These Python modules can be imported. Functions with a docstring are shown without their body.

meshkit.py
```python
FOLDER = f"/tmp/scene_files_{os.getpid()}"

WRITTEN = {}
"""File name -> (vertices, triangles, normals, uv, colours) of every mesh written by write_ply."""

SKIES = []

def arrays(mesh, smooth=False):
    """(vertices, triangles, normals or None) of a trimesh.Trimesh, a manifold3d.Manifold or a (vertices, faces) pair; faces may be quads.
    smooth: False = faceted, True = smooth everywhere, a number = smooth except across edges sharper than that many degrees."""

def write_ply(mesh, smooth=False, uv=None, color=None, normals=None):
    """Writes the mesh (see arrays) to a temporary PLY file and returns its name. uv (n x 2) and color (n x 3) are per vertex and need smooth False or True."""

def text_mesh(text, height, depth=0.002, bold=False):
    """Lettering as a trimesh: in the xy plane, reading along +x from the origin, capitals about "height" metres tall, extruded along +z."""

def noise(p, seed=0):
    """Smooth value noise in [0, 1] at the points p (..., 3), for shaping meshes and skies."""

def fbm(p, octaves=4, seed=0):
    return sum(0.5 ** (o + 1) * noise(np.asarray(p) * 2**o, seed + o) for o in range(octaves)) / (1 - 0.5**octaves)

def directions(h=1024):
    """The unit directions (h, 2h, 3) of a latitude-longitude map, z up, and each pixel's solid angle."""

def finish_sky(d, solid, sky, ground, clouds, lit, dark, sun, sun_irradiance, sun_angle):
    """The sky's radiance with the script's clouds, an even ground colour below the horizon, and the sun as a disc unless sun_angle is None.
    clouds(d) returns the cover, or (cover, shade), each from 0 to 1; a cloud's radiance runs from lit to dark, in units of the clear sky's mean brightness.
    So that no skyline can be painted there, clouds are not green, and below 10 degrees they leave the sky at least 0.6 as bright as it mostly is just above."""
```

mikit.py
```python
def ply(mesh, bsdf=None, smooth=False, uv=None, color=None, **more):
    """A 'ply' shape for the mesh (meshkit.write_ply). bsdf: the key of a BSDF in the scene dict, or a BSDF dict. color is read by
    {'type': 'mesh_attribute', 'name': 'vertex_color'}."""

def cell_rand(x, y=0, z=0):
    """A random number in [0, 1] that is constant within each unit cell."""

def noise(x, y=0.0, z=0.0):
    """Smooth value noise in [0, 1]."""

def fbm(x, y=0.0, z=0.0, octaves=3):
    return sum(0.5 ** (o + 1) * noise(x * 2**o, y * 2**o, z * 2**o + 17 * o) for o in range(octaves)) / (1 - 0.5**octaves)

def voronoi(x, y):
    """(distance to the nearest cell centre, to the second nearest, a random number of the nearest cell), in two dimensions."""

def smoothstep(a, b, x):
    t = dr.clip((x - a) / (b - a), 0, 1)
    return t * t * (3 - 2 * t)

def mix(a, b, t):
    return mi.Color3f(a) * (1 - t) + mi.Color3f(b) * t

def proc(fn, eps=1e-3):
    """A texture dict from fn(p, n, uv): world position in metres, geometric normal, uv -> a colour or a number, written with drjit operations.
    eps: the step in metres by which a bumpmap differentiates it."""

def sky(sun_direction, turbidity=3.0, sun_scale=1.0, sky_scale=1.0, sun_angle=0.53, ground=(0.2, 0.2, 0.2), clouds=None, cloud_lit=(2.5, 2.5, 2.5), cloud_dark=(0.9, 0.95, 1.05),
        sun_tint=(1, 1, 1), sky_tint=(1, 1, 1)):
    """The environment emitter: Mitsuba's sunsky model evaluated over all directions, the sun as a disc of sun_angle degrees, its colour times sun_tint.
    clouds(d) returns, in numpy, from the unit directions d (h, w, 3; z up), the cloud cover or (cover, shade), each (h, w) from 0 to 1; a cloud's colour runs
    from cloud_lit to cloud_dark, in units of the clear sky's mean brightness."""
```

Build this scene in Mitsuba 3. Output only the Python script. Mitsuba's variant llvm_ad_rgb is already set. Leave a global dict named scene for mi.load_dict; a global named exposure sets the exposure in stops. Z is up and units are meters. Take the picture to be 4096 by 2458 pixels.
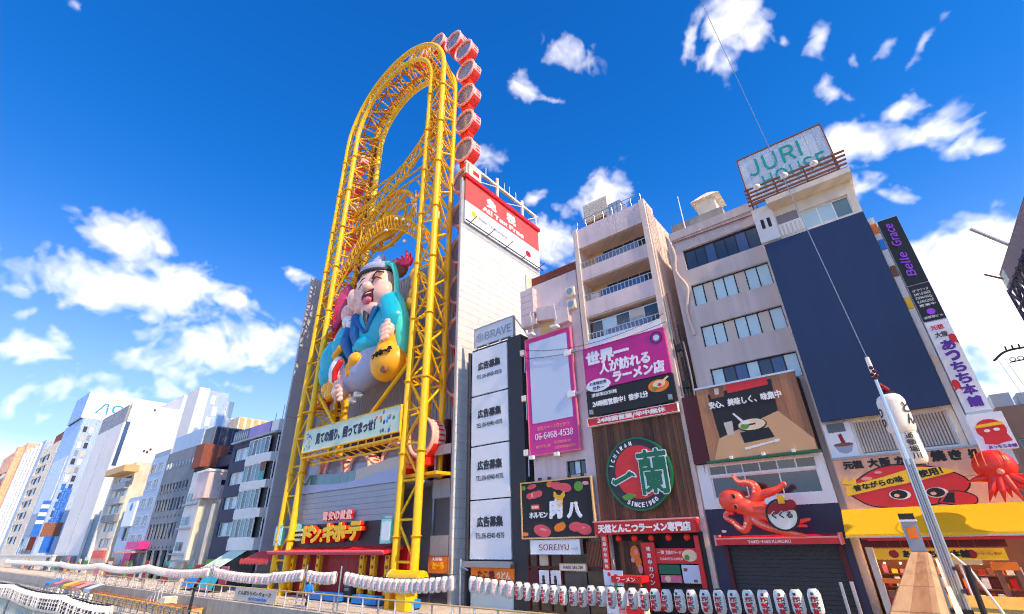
import math, random, glob
import numpy as np, trimesh, shapely, drjit as dr, mitsuba as mi, mikit, meshkit, manifold3d as m3
from shapely import affinity
from shapely.geometry import Polygon, Point, LineString, box as sbox
from PIL import Image, ImageDraw, ImageFont
from mikit import noise, fbm, smoothstep, mix
T = mi.ScalarTransform4f
rng = random.Random(7)
scene, labels = {}, {}

# ---------------------------------------------------------------- camera, sky, exposure
EYE = 4.5                                                     # metres above the promenade; the bridge deck is at 2.9
scene['camera'] = {'type': 'perspective', 'fov': 96.17, 'fov_axis': 'x', 'near_clip': 0.05, 'far_clip': 4000.0,
                   'to_world': T().look_at(origin=[0, 0, EYE], target=[-0.553198, 0.704996, EYE + 0.443794], up=[0.297228, -0.330633, 0.895733])}
SUN = (math.cos(math.radians(37.5)), -0.085, math.sin(math.radians(37.5)))
CLOUDS = [[-0.886, 0.091, 0.454, 0.198, 0.961, 0.193, 0.052, 0.029, 1.0], [-0.917, 0.134, 0.377, 0.141, 0.99, -0.009, 0.125, 0.039, 1.0], [-0.922, 0.048, 0.384, 0.119, 0.979, 0.164, 0.04, 0.017, 0.8], [-0.901, 0.192, 0.389, 0.247, 0.964, 0.096, 0.055, 0.044, 1.0], [-0.873, 0.287, 0.395, 0.335, 0.941, 0.056, 0.046, 0.019, 0.8], [-0.961, 0.052, 0.271, 0.121, 0.962, 0.244, 0.04, 0.028, 1.0], [-0.949, 0.021, 0.314, 0.12, 0.946, 0.3, 0.015, 0.013, 0.7], [-0.909, 0.273, 0.316, 0.366, 0.885, 0.288, 0.136, 0.045, 0.9], [-0.882, 0.332, 0.335, 0.4, 0.903, 0.156, 0.064, 0.042, 0.9], [-0.952, 0.198, 0.234, 0.249, 0.944, 0.216, 0.152, 0.029, 0.75], [-0.977, 0.078, 0.199, 0.154, 0.903, 0.401, 0.071, 0.022, 0.7], [-0.809, 0.357, 0.468, 0.324, 0.934, -0.151, 0.027, 0.02, 0.7], [-0.719, -0.078, 0.69, 0.147, 0.954, 0.262, 0.012, 0.01, 0.7], [-0.485, 0.53, 0.696, 0.663, 0.741, -0.102, 0.031, 0.025, 0.8], [-0.964, 0.196, 0.178, 0.218, 0.97, 0.111, 0.179, 0.044, 0.6], [0.012, 0.638, 0.77, 0.975, 0.163, -0.15, 0.046, 0.049, 1.0], [-0.045, 0.653, 0.756, 0.978, 0.182, -0.099, 0.027, 0.021, 0.8], [-0.032, 0.678, 0.734, 0.982, 0.156, -0.102, 0.023, 0.022, 0.8], [-0.061, 0.615, 0.786, 0.587, 0.659, -0.47, 0.011, 0.03, 0.8], [-0.259, 0.525, 0.811, 0.721, 0.664, -0.199, 0.038, 0.023, 0.8], [-0.355, 0.506, 0.786, 0.786, 0.617, -0.042, 0.027, 0.025, 0.8], [-0.326, 0.552, 0.767, 0.608, 0.744, -0.278, 0.022, 0.009, 0.6], [0.101, 0.696, 0.711, 0.739, 0.426, -0.522, 0.013, 0.027, 0.75], [0.18, 0.721, 0.669, 0.964, -0.265, 0.025, 0.019, 0.012, 0.7], [0.217, 0.734, 0.644, 0.806, -0.507, 0.307, 0.022, 0.007, 0.7], [0.098, 0.758, 0.645, 0.699, 0.408, -0.587, 0.024, 0.017, 0.85], [0.115, 0.812, 0.572, 0.975, 0.018, -0.221, 0.058, 0.029, 1.0], [0.183, 0.784, 0.593, 0.924, -0.343, 0.168, 0.027, 0.017, 0.85], [0.203, 0.814, 0.544, 0.951, -0.032, -0.307, 0.029, 0.021, 0.9], [0.226, 0.831, 0.508, 0.903, 0.017, -0.43, 0.028, 0.017, 0.7], [0.091, 0.858, 0.506, 0.672, 0.322, -0.667, 0.025, 0.024, 0.8], [0.129, 0.866, 0.482, 0.766, 0.221, -0.603, 0.028, 0.013, 0.8], [0.181, 0.919, 0.351, 0.943, -0.062, -0.326, 0.088, 0.061, 1.2], [0.177, 0.947, 0.27, 0.943, -0.084, -0.322, 0.078, 0.082, 1.1], [0.145, 0.977, 0.159, 0.973, -0.111, -0.204, 0.071, 0.062, 0.9], [-0.313, 0.717, 0.623, 0.949, 0.246, 0.195, 0.042, 0.041, 1.0], [-0.436, 0.706, 0.558, 0.785, 0.602, -0.148, 0.064, 0.048, 1.0], [-0.44, 0.636, 0.634, 0.796, 0.603, -0.052, 0.021, 0.018, 0.8], [0.067, 0.68, 0.73, 0.841, 0.355, -0.408, 0.007, 0.011, 0.6], [0.14, 0.728, 0.672, 0.924, 0.148, -0.353, 0.008, 0.015, 0.55]]


def clouds(d):                                                # cumulus clumps, their edges frayed by noise; low haze banks; scattered puffs everywhere else
    cover = np.zeros(d.shape[:2])
    warp = np.stack([meshkit.fbm(d * 12 + k, 4, 30 + k) for k in range(3)], -1) - .5
    n1, n2 = meshkit.fbm(d * 14, 5, 3), meshkit.fbm((d + warp * .12) * 38, 5, 9)
    dw = d + warp * 0.06 + (np.stack([meshkit.fbm(d * 40 + k, 3, 50 + k) for k in range(3)], -1) - .5) * .022
    for c in CLOUDS:
        c0, e1 = np.array(c[:3]), np.array(c[3:6])
        e2 = np.cross(c0, e1)
        q = ((dw @ e1 - c0 @ e1) / c[6]) ** 2 + ((dw @ e2) / c[7]) ** 2
        cover = np.maximum(cover, np.where((d @ c0) > 0, c[8] * np.exp(-0.55 * q), 0))
    frayed = np.clip((cover + 0.75 * (n1 - 0.5) + 1.0 * (n2 - 0.5) - 0.37) * 1.3, 0, 1) * np.clip(cover * 5 - .25, 0, 1)
    low = np.exp(-((d[..., 2] - 0.06) / 0.16) ** 2)
    other = np.clip((meshkit.fbm(d * np.array([4, 4, 9]), 5, 21) - 0.50) * 4, 0, 1) * (d[..., 1] < -0.1)
    veil = .42 * np.exp(-((d[..., 2] - .02) / .27) ** 2)
    haze = low * np.clip(0.55 + 1.1 * (meshkit.fbm(d * np.array([6, 6, 16]), 4, 5) - 0.4), 0, 1) * 0.65
    total = np.clip(np.maximum(np.maximum(frayed, np.maximum(haze, veil)), other), 0, 1)
    shade = np.clip(1.1 * (meshkit.fbm(d * 16 - np.array([0, 0, .35]), 4, 12) - 0.40) * frayed, 0, .5)
    return total * 0.97, shade


scene['sky'] = mikit.sky(SUN, turbidity=2.6, sun_scale=0.6, sun_tint=(1.0, 0.93, 0.82), sky_scale=0.9, sky_tint=(0.07, 0.75, 1.5), clouds=clouds, cloud_lit=(4.2, 4.0, 3.9), cloud_dark=(2.1, 2.2, 2.4), ground=(0.25, 0.24, 0.22))
exposure = 2.5


# ---------------------------------------------------------------- materials
def lin(h):
    v = [int(h[i:i + 2], 16) / 255 for i in (1, 3, 5)]
    return [x / 12.92 if x <= 0.04045 else ((x + 0.055) / 1.055) ** 2.4 for x in v]


def mat(name, color, rough=0.6, metallic=0.0, spec=0.5, coat=0.0, two=True):
    c = lin(color) if isinstance(color, str) else color
    base = c if isinstance(c, dict) else {'type': 'rgb', 'value': list(c)}
    b = {'type': 'principled', 'base_color': base, 'roughness': rough, 'metallic': metallic, 'specular': spec, 'clearcoat': coat, 'clearcoat_gloss': 0.9}
    scene[name] = {'type': 'twosided', 'bsdf': b} if two else b
    return name


def weathered(color, amount=0.2, scale=0.6, streak=0.16):    # soft blotches and faint vertical rain streaks
    c = lin(color)

    def fn(p, n, uv):
        a = fbm(p.x * scale, p.y * scale, p.z * scale, octaves=4)
        s = fbm(p.x * 3.1 + p.y * 3.1, 0.0, p.z * 0.12, octaves=3)
        return mi.Color3f(c) * (1.0 + amount * (a - 0.5) * 2.0 + streak * (s - 0.5) * 2.0)
    return mikit.proc(fn)


def planks(c1, c2, width, along='z'):                         # wood: grain along one axis, tone of each board its own
    a, b = lin(c1), lin(c2)

    def fn(p, n, uv):
        w, l = (p.x, p.z) if along == 'z' else (p.x, p.y)
        g = fbm(w * 38.0, l * 1.6, 0.0, octaves=3)
        t = mikit.cell_rand(w / width, 0, 3)
        return mix(a, b, dr.clip(0.55 * g + 0.6 * t - 0.1, 0, 1))
    return mikit.proc(fn)


mat('m_lilac', weathered('#d8c6c6'), .75)
mat('m_beige', weathered('#e2cdbf'), .75)
mat('m_cream', weathered('#e6dac4'), .75)
mat('m_white_wall', weathered('#e9e6e0', .06, .25, .05), .6)
mat('m_greige', weathered('#c9bab5', .10), .75)
mat('m_grey_panel', weathered('#a9adb4', .08, .3, .05), .55)
mat('m_dark_panel', '#4a5058', .5)
mat('m_slate', weathered('#7d8790', .12), .7)
mat('m_concrete', weathered('#a39d94', .25, .8, .2), .85)
mat('m_pavement', weathered('#b3a89a', .22, .9, .0), .85)
mat('m_brick_brown', '#8a4a38', .7)
mat('m_wood', planks('#2e1710', '#8a5a3e', .21), .6)
mat('m_rail_wood', planks('#a8713f', '#e2b37e', .09, 'y'), .55)
mat('m_tan', '#d9b27a', .65)
mat('m_yellow', '#ffc800', .45, 0, .5, .4)
mat('m_yellow_awning', '#ffba08', .7)
mat('m_gold', '#f2b400', .35, 0.0)
mat('m_navy', weathered('#12305a', .06, .4, .08), .5)
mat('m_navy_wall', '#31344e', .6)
mat('m_black', '#15161a', .5)
mat('m_soot', '#26282c', .7)
mat('m_charcoal', '#32353b', .55)
mat('m_white', '#f2f0ec', .5)
mat('m_sign_white', '#eef0f2', .35, 0, .5, .3)
mat('m_paper', '#f6efdf', .7)
mat('m_pale_blue', '#cdd9ea', .4)
mat('m_magenta', '#d8328f', .45)
mat('m_purple_pink', '#c81d86', .45)
mat('m_red', '#d81a1e', .4, 0, .5, .3)
mat('m_bright_red', '#f0301c', .38, 0, .5, .4)
mat('m_deep_red', '#a01420', .5)
mat('m_maroon', '#58131c', .55)
mat('m_pink', '#f39a93', .45)
mat('m_rose', '#e0708a', .5)
mat('m_salmon', '#f0584e', .5)
mat('m_pale_pink', '#ffc2b4', .4, 0, .5, .3)
mat('m_orange_gold', '#ffb41e', .36, 0, .5, .5)
mat('m_orange', '#f7801e', .5)
mat('m_octopus', '#ff5038', .35, 0, .5, .5)
mat('m_octopus_pale', '#ff9c86', .35, 0, .5, .5)
mat('m_green', '#0b6b4a', .45)
mat('m_leaf', '#5f9a3c', .6)
mat('m_teal', '#12a49a', .45)
mat('m_robe', '#10b3cc', .35, 0, .5, .5)
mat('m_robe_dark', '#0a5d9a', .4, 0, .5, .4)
mat('m_cape', '#4fe0c4', .35, 0, .5, .5)
mat('m_skin', '#f2c3b4', .38, 0, .5, .4)
mat('m_trouser', '#a9afcc', .4, 0, .5, .4)
mat('m_coral', '#ee2858', .4)
mat('m_fish', '#b8396e', .4, 0, .5, .4)
mat('m_sea_blue', '#1f6ed0', .5)
mat('m_tarp', '#1784e0', .45)
mat('m_blue_glass', '#2d4a74', .12, 0, .8, 1.0)
mat('m_glass', '#1c2b38', .06, 0, .8, 1.0)
mat('m_glass_warm', '#2b241d', .08, 0, .7, 1.0)
mat('m_glass_green', '#4e7a80', .08, 0, .8, 1.0)
mat('m_grey_glass', '#8c90a6', .12, 0, .8, 1.0)
mat('m_amber', '#c97f16', .5)
mat('m_blue_slate', '#58768c', .45)
mat('m_violet_pale', '#a48cc6', .5)
mat('m_blue_pale', weathered('#a9bfd8', .06, .2, .05), .5)
mat('m_blue_tower', '#86a9d6', .3, 0, .5, .4)
mat('m_teal_blue', '#2c9cc0', .5)
mat('m_umber', weathered('#6b5a58', .1), .7)
mat('m_lantern', '#efebe0', .6)
mat('m_cladding', weathered('#dcd9d2', .05, .25, .06), .6)
mat('m_blind', '#bcd6da', .3, 0, .6, 1.0)
mat('m_curtain', '#cfc4b6', .7)
mat('m_drape', '#8b8284', .7)
mat('m_alu', '#c4c9ce', .35, .7)
mat('m_steel', '#9aa2ac', .4, .6)
mat('m_pole', '#d4d8d8', .25, .85)
mat('m_rust', '#8c5a44', .7)
mat('m_dark_line', '#20242c', .6)
mat('m_violet', '#5b2fa0', .5)
mat('m_neon_violet', '#a54be0', .5)
mat('m_peach', weathered('#f0b896'), .7)
mat('m_ramen', '#f2d9b4', .5)
mat('m_meat', '#e0525c', .45)
mat('m_billboard_wood', planks('#7d4a30', '#c38a5f', .45), .5)
mat('m_table_wood', '#d9a878', .5)
mat('m_water', '#3d5a4c', .06, 0, .8)
mat('m_banner', '#cfe2cc', .5)
mat('m_mint', '#8fe6d4', .35)
mat('m_ochre', '#e6ac4a', .65)
mat('m_mesh_grey', '#d0d8df', .5)


# ---------------------------------------------------------------- geometry collector
def A(*v): return np.array(v, float)


def front(y, x=0.0, z=0.0): return (A(x, y, z), A(1, 0, 0), A(0, 0, 1), A(0, -1, 0))      # u = x, v = z, n points to the canal
def right(x, y=0.0, z=0.0): return (A(x, y, z), A(0, 1, 0), A(0, 0, 1), A(1, 0, 0))       # u = y, v = z, n = +x


WORLD = (A(0, 0, 0), A(1, 0, 0), A(0, 1, 0), A(0, 0, 1))
F = front(28.0)
_ids = set()
ONES = 'first second third fourth fifth sixth seventh eighth ninth tenth eleventh twelfth thirteenth fourteenth fifteenth sixteenth seventeenth eighteenth nineteenth'.split()
TENS = 'twenty thirty forty fifty sixty seventy eighty ninety'.split()


def nth(n):
    if n >= 100: return ('hundred-and-' + nth(n - 100)) if n > 100 else 'hundredth'
    if n < 20: return ONES[n - 1]
    t, o = divmod(n, 10)
    return TENS[t - 2] + '-' + ONES[o - 1] if o else TENS[t - 2][:-1] + 'ieth'




def uniq(k):
    if k not in _ids:
        _ids.add(k)
        return k
    i = 1
    while f'{k}_{i:03d}' in _ids:
        i += 1
    k = f'{k}_{i:03d}'
    _ids.add(k)
    return k


FONT = glob.glob('/opt/blender-*/*/datafiles/fonts/Noto Sans CJK Regular.woff2') or glob.glob('/opt/blender-*/*/datafiles/fonts/Inter.woff2')
_fonts, _glyphs = {}, {}


def glyph_shape(s, stroke, coarse):
    key = (s, stroke, coarse)
    if key not in _glyphs:
        size = 72
        f = _fonts.setdefault(size, ImageFont.truetype(FONT[0], size))
        x0, y0, x1, y1 = f.getbbox(s, anchor='ls', stroke_width=stroke)
        im = Image.new('L', (x1 - x0 + 8, y1 - y0 + 8))
        ImageDraw.Draw(im).text((4 - x0, 4 - y0), s, 255, f, anchor='ls', stroke_width=stroke)
        on = np.pad(np.asarray(im) > 127, ((0, 0), (1, 1))).astype(np.int8)
        rows, a = np.nonzero(np.diff(on, axis=1) == 1)
        b = np.nonzero(np.diff(on, axis=1) == -1)[1]
        g = shapely.union_all(shapely.box(a, -rows - 1, b, -rows)).buffer(0.7).buffer(-0.7).simplify(1.5 if coarse else 0.8)
        bx = g.bounds
        _glyphs[key] = affinity.affine_transform(g, [1 / (bx[2] - bx[0]), 0, 0, 1 / (bx[3] - bx[1]), -bx[0] / (bx[2] - bx[0]), -bx[1] / (bx[3] - bx[1])])
    return _glyphs[key]


class G:
    """Collects faces in a frame (origin, u, v, n); mesh() gives them in the world."""

    def __init__(s, fr=F):
        s.fr, s.v, s.f, s.k = fr, [], [], 0

    def add(s, v, f):
        v, f = np.asarray(v, float), np.asarray(f, int)
        s.v.append(v)
        s.f.append(f + s.k)
        s.k += len(v)
        return s

    def box(s, u0, u1, v0, v1, n0, n1):
        v = [(u, w, n) for n in (n0, n1) for w in (v0, v1) for u in (u0, u1)]
        return s.add(v, [(0, 2, 3), (0, 3, 1), (4, 5, 7), (4, 7, 6), (0, 1, 5), (0, 5, 4), (2, 6, 7), (2, 7, 3), (0, 4, 6), (0, 6, 2), (1, 3, 7), (1, 7, 5)])

    def rim(s, u0, u1, v0, v1, n0, n1, w, w2=None):
        w2 = w2 or w
        s.box(u0, u1, v0, v0 + w2, n0, n1).box(u0, u1, v1 - w2, v1, n0, n1)
        return s.box(u0, u0 + w, v0 + w2, v1 - w2, n0, n1).box(u1 - w, u1, v0 + w2, v1 - w2, n0, n1)

    def tube(s, p, q, r, r2=None, k=8): return s.path([p, q], [r, r if r2 is None else r2], k)

    def path(s, pts, r, k=8, closed=False):
        p = np.asarray(pts, float)
        r = np.broadcast_to(np.asarray(r, float), (len(p),))
        t = (np.roll(p, -1, 0) - np.roll(p, 1, 0)) if closed else np.gradient(p, axis=0)
        t /= np.linalg.norm(t, axis=1, keepdims=True) + 1e-12
        a = np.cross(t[0], [0, 0, 1.0] if abs(t[0][2]) < .9 else [1.0, 0, 0])
        rings = []
        ang = np.arange(k) * 2 * np.pi / k
        for i in range(len(p)):
            a = a - t[i] * np.dot(a, t[i])
            a /= np.linalg.norm(a) + 1e-12
            b = np.cross(t[i], a)
            rings.append(p[i] + r[i] * (np.cos(ang)[:, None] * a + np.sin(ang)[:, None] * b))
        v, f, m = np.vstack(rings), [], len(p)
        for i in range(m if closed else m - 1):
            for j in range(k):
                a0, a1, b0, b1 = i * k + j, i * k + (j + 1) % k, (i + 1) % m * k + j, (i + 1) % m * k + (j + 1) % k
                f += [(a0, a1, b1), (a0, b1, b0)]
        if not closed:
            v = np.vstack([v, p[0], p[-1]])
            for j in range(k):
                f += [(m * k, (j + 1) % k, j), (m * k + 1, (m - 1) * k + j, (m - 1) * k + (j + 1) % k)]
        return s.add(v, f)

    def poly(s, g, n0, n1):
        for q in getattr(g, 'geoms', [g]):
            if q.geom_type == 'Polygon' and q.area > 1e-7:
                m = trimesh.creation.extrude_polygon(q, abs(n1 - n0), engine='earcut')
                s.add(m.vertices + [0, 0, min(n0, n1)], m.faces)
        return s

    def text(s, t, u, v, w, h, n0=.0, n1=.02, stroke=2, coarse=False, skew=0.0, rot=0.0):
        g = affinity.affine_transform(glyph_shape(t, stroke, coarse), [w, skew * h, 0, h, u, v])
        return s.poly(affinity.rotate(g, rot, origin=(u, v)) if rot else g, n0, n1)

    def column(s, t, u, v_top, w, h, step, n0, n1, stroke=2):
        for i, ch in enumerate(t):
            s.text(ch, u, v_top - h - i * step, w, h, n0, n1, stroke)
        return s

    def disc(s, u, v, r, n0, n1, k=32, rv=None):
        return s.poly(affinity.scale(Point(u, v).buffer(1, k // 4), r, rv or r, origin=(u, v)), n0, n1)

    def man(s, m):
        q = m.to_mesh()
        return s.add(q.vert_properties[:, :3], q.tri_verts)

    def mesh(s):
        v, f = np.vstack(s.v), np.vstack(s.f)
        O, U, V, N = s.fr
        w = O + v[:, :1] * U + v[:, 1:2] * V + v[:, 2:3] * N
        return trimesh.Trimesh(w, f, process=False)


def thing(name, label, cat, group=None, kind=None):
    k = uniq(name)
    labels[k] = {'label': label, 'category': cat}
    if group:
        labels[k]['group'] = group
    if kind:
        labels[k]['kind'] = kind
    return k


def put(k, g, m, smooth=False):
    scene[k] = mikit.ply(g.mesh() if isinstance(g, G) else g, m, smooth)
    return k


def part(parent, name, g, m, smooth=False, label=None, kind=None):
    k = uniq(parent + '__' + name)
    put(k, g, m, smooth)
    if label or kind:
        labels[k] = {a: b for a, b in (('label', label), ('kind', kind)) if b}
    return k


def solo(name, label, cat, g, m, smooth=False, group=None): return put(thing(name, label, cat, group), g, m, smooth)


def struct(name, g, m, smooth=False):
    k = uniq(name)
    labels[k] = {'kind': 'structure'}
    return put(k, g, m, smooth)


def wall_shape(u0, u1, v0, v1, holes):
    return sbox(u0, v0, u1, v1).difference(shapely.union_all([sbox(*h) for h in holes])) if holes else sbox(u0, v0, u1, v1)


def window(parent, fr, u0, u1, v0, v1, n, panes=2, fm='m_charcoal', pm=('m_glass',), bar=.06, th=.07, rows=1, name='window'):
    """A framed window; each pane is a sub-part."""
    g = G(fr).rim(u0, u1, v0, v1, n, n + th, bar)
    w, h = (u1 - u0 - 2 * bar) / panes, (v1 - v0 - 2 * bar) / rows
    for i in range(1, panes):
        g.box(u0 + bar + i * w - bar / 2, u0 + bar + i * w + bar / 2, v0 + bar, v1 - bar, n, n + th * .9)
    for j in range(1, rows):
        g.box(u0 + bar, u1 - bar, v0 + bar + j * h - bar / 2, v0 + bar + j * h + bar / 2, n, n + th * .85)
    k = part(parent, name, g, fm)
    for i in range(panes):
        for j in range(rows):
            part(k, 'pane', G(fr).box(u0 + bar + i * w, u0 + bar + (i + 1) * w, v0 + bar + j * h, v0 + bar + (j + 1) * h, n - .01, n + .025), pm[(i + j) % len(pm)])
    return k


def building(name, label, fr, u0, u1, v0, v1, depth, wall, openings=(), skin=.3, roof=None, cat='building', body=None):
    """openings: (u0, v0, u1, v1, panes, frame material, pane materials)"""
    k = thing(name, label, cat)
    sh = wall_shape(u0, u1, v0, v1, [o[:4] for o in openings])
    part(k, 'wall', G(fr).poly(sh, -skin, 0), wall)
    part(k, 'body', G(fr).box(u0, u1, v0, v1, -depth, -skin), body or wall)
    for o in openings:
        window(k, fr, o[0], o[2], o[1], o[3], -skin + .04, o[4], o[5], o[6])
    if roof:
        part(k, 'parapet', G(fr).box(u0 - .08, u1 + .08, v1, v1 + roof, -depth, .08), wall)
    return k


def board(name, label, cat, fr, u0, u1, v0, v1, n0, n1, face, frame=None, fw=.07, texts=(), group=None):
    k = thing(name, label, cat, group)
    part(k, 'panel', G(fr).box(u0, u1, v0, v1, n0, n1), face)
    if frame:
        part(k, 'frame', G(fr).rim(u0 - fw / 2, u1 + fw / 2, v0 - fw / 2, v1 + fw / 2, n0 - .01, n1 + .05, fw), frame)
    for t in texts:
        part(k, 'lettering', G(fr).text(t[0], t[1], t[2], t[3], t[4], n1, n1 + .025, t[6] if len(t) > 6 else 2, t[4] < .35), t[5])
    return k


def spotlamp(label, fr, u, v, n, out=.9, cat='floodlight', group=None, m='m_white'):
    k = thing('floodlight', label, cat, group)
    part(k, 'arm', G(fr).tube((u, v, n), (u, v + .12, n + out), .03, k=6), 'm_steel')
    part(k, 'head', G(fr).box(u - .17, u + .17, v + .02, v + .26, n + out - .06, n + out + .16), m)
    return k


# ================================================================ the setting
struct('ground', G(WORLD).box(-1500, 1500, 20.9, 1500, -6, -.02), 'm_pavement')
struct('quay', G(WORLD).box(-600, -1.5, 20.5, 20.9, -6, .12), 'm_concrete')
struct('promenade', G(WORLD).box(-600, 60, 20.9, 28.2, -.5, 0), 'm_pavement')
struct('lower_boardwalk', G(WORLD).box(-600, -44, 17.6, 20.5, -4, -1.35), 'm_concrete')
struct('canal_water', G(WORLD).box(-600, 400, 6.2, 20.9, -5.9, -2.3), 'm_water')
struct('near_bank', G(WORLD).box(-600, -2, -400, 6.2, -6, -.9), 'm_pavement')
struct('bridge_deck', G(WORLD).box(-.42, 14, -12, 17.0, 2.3, 2.9).box(-.42, 14, 17.0, 21.2, -4, 1.1), 'm_ochre')

# ================================================================ right hand row of buildings
# ---- sign tower with four white advertising panels
k = thing('sign_tower', 'dark slender tower carrying four stacked white panels, beside the white windowless side wall', 'tower')
part(k, 'shaft', G().box(-26.6, -21.0, 0, 19.25, -1.6, 0), 'm_charcoal')
part(k, 'column', G().box(-22.45, -21.05, 0, 19.3, 0, .12), 'm_charcoal')
part(k, 'column', G().box(-27.35, -26.75, 0, 17.6, -1.3, -.2), 'm_blue_slate')  # bluish shadow is put into the colour of this column
part(k, 'column', G().box(-26.75, -26.6, 0, 19.0, -.4, .36), 'm_charcoal')  # shaped to stand forward and shade the sunlit wall strip beside it
for z0, z1 in ((15.06, 19.02), (10.97, 14.92), (6.98, 10.85), (2.98, 6.88)):
    p = part(k, 'panel', G().box(-26.47, -22.55, z0, z1, 0, .16), 'm_sign_white')
    m = (z0 + z1) / 2
    part(p, 'lettering', G().text('広告募集', -25.75, m + .12, 2.5, .72, .16, .19, 3), 'm_charcoal')
    part(p, 'lettering', G().text('TEL.06-6940-4976', -25.9, m - .62, 2.75, .36, .16, .18, 1), 'm_charcoal')
part(k, 'ledge', G().box(-26.7, -22.3, 2.5, 2.86, 0, .7), 'm_steel')
part(k, 'shopfront', G().box(-26.4, -22.5, 0, 1.35, .0, .1), 'm_blind', label='pale frosted glass front at the foot of the tower')
k = thing('rooftop_sign', 'grey sign with serif capitals on top of the dark four panel tower', 'sign')
part(k, 'panel', G().box(-26.4, -21.9, 19.5, 21.3, -.25, -.05), 'm_mesh_grey')
part(k, 'frame', G().rim(-26.42, -21.88, 19.48, 21.32, -.27, 0, .06), 'm_steel')
part(k, 'lettering', G().text('BRAVE', -25.15, 19.95, 3.0, .75, -.05, -.02, 1), 'm_steel')
part(k, 'emblem', G().poly(Point(-25.75, 20.33).buffer(.42).difference(Point(-25.75, 20.33).buffer(.34)), -.05, -.02).text('B', -25.93, 20.12, .36, .42, -.05, -.02, 0), 'm_steel')
for u in (-26.2, -24.8, -23.4, -22.1):
    part(k, 'bracket', G().box(u - .1, u + .1, 19.25, 19.5, -.2, 0), 'm_white')
part(k, 'strut', G().tube((-21.95, 21.2, -.3), (-21.1, 19.3, -1.3), .05, k=6), 'm_steel')
board('food_sign', 'small salmon food sign above the ground floor of the four panel tower', 'sign', F, -26.25, -22.3, 1.65, 2.45, .1, .25, 'm_orange', None, texts=[('たこ焼', -25.6, 1.8, 1.6, .5, 'm_maroon'), ('うどん', -23.8, 1.8, 1.2, .45, 'm_white')])
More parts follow.
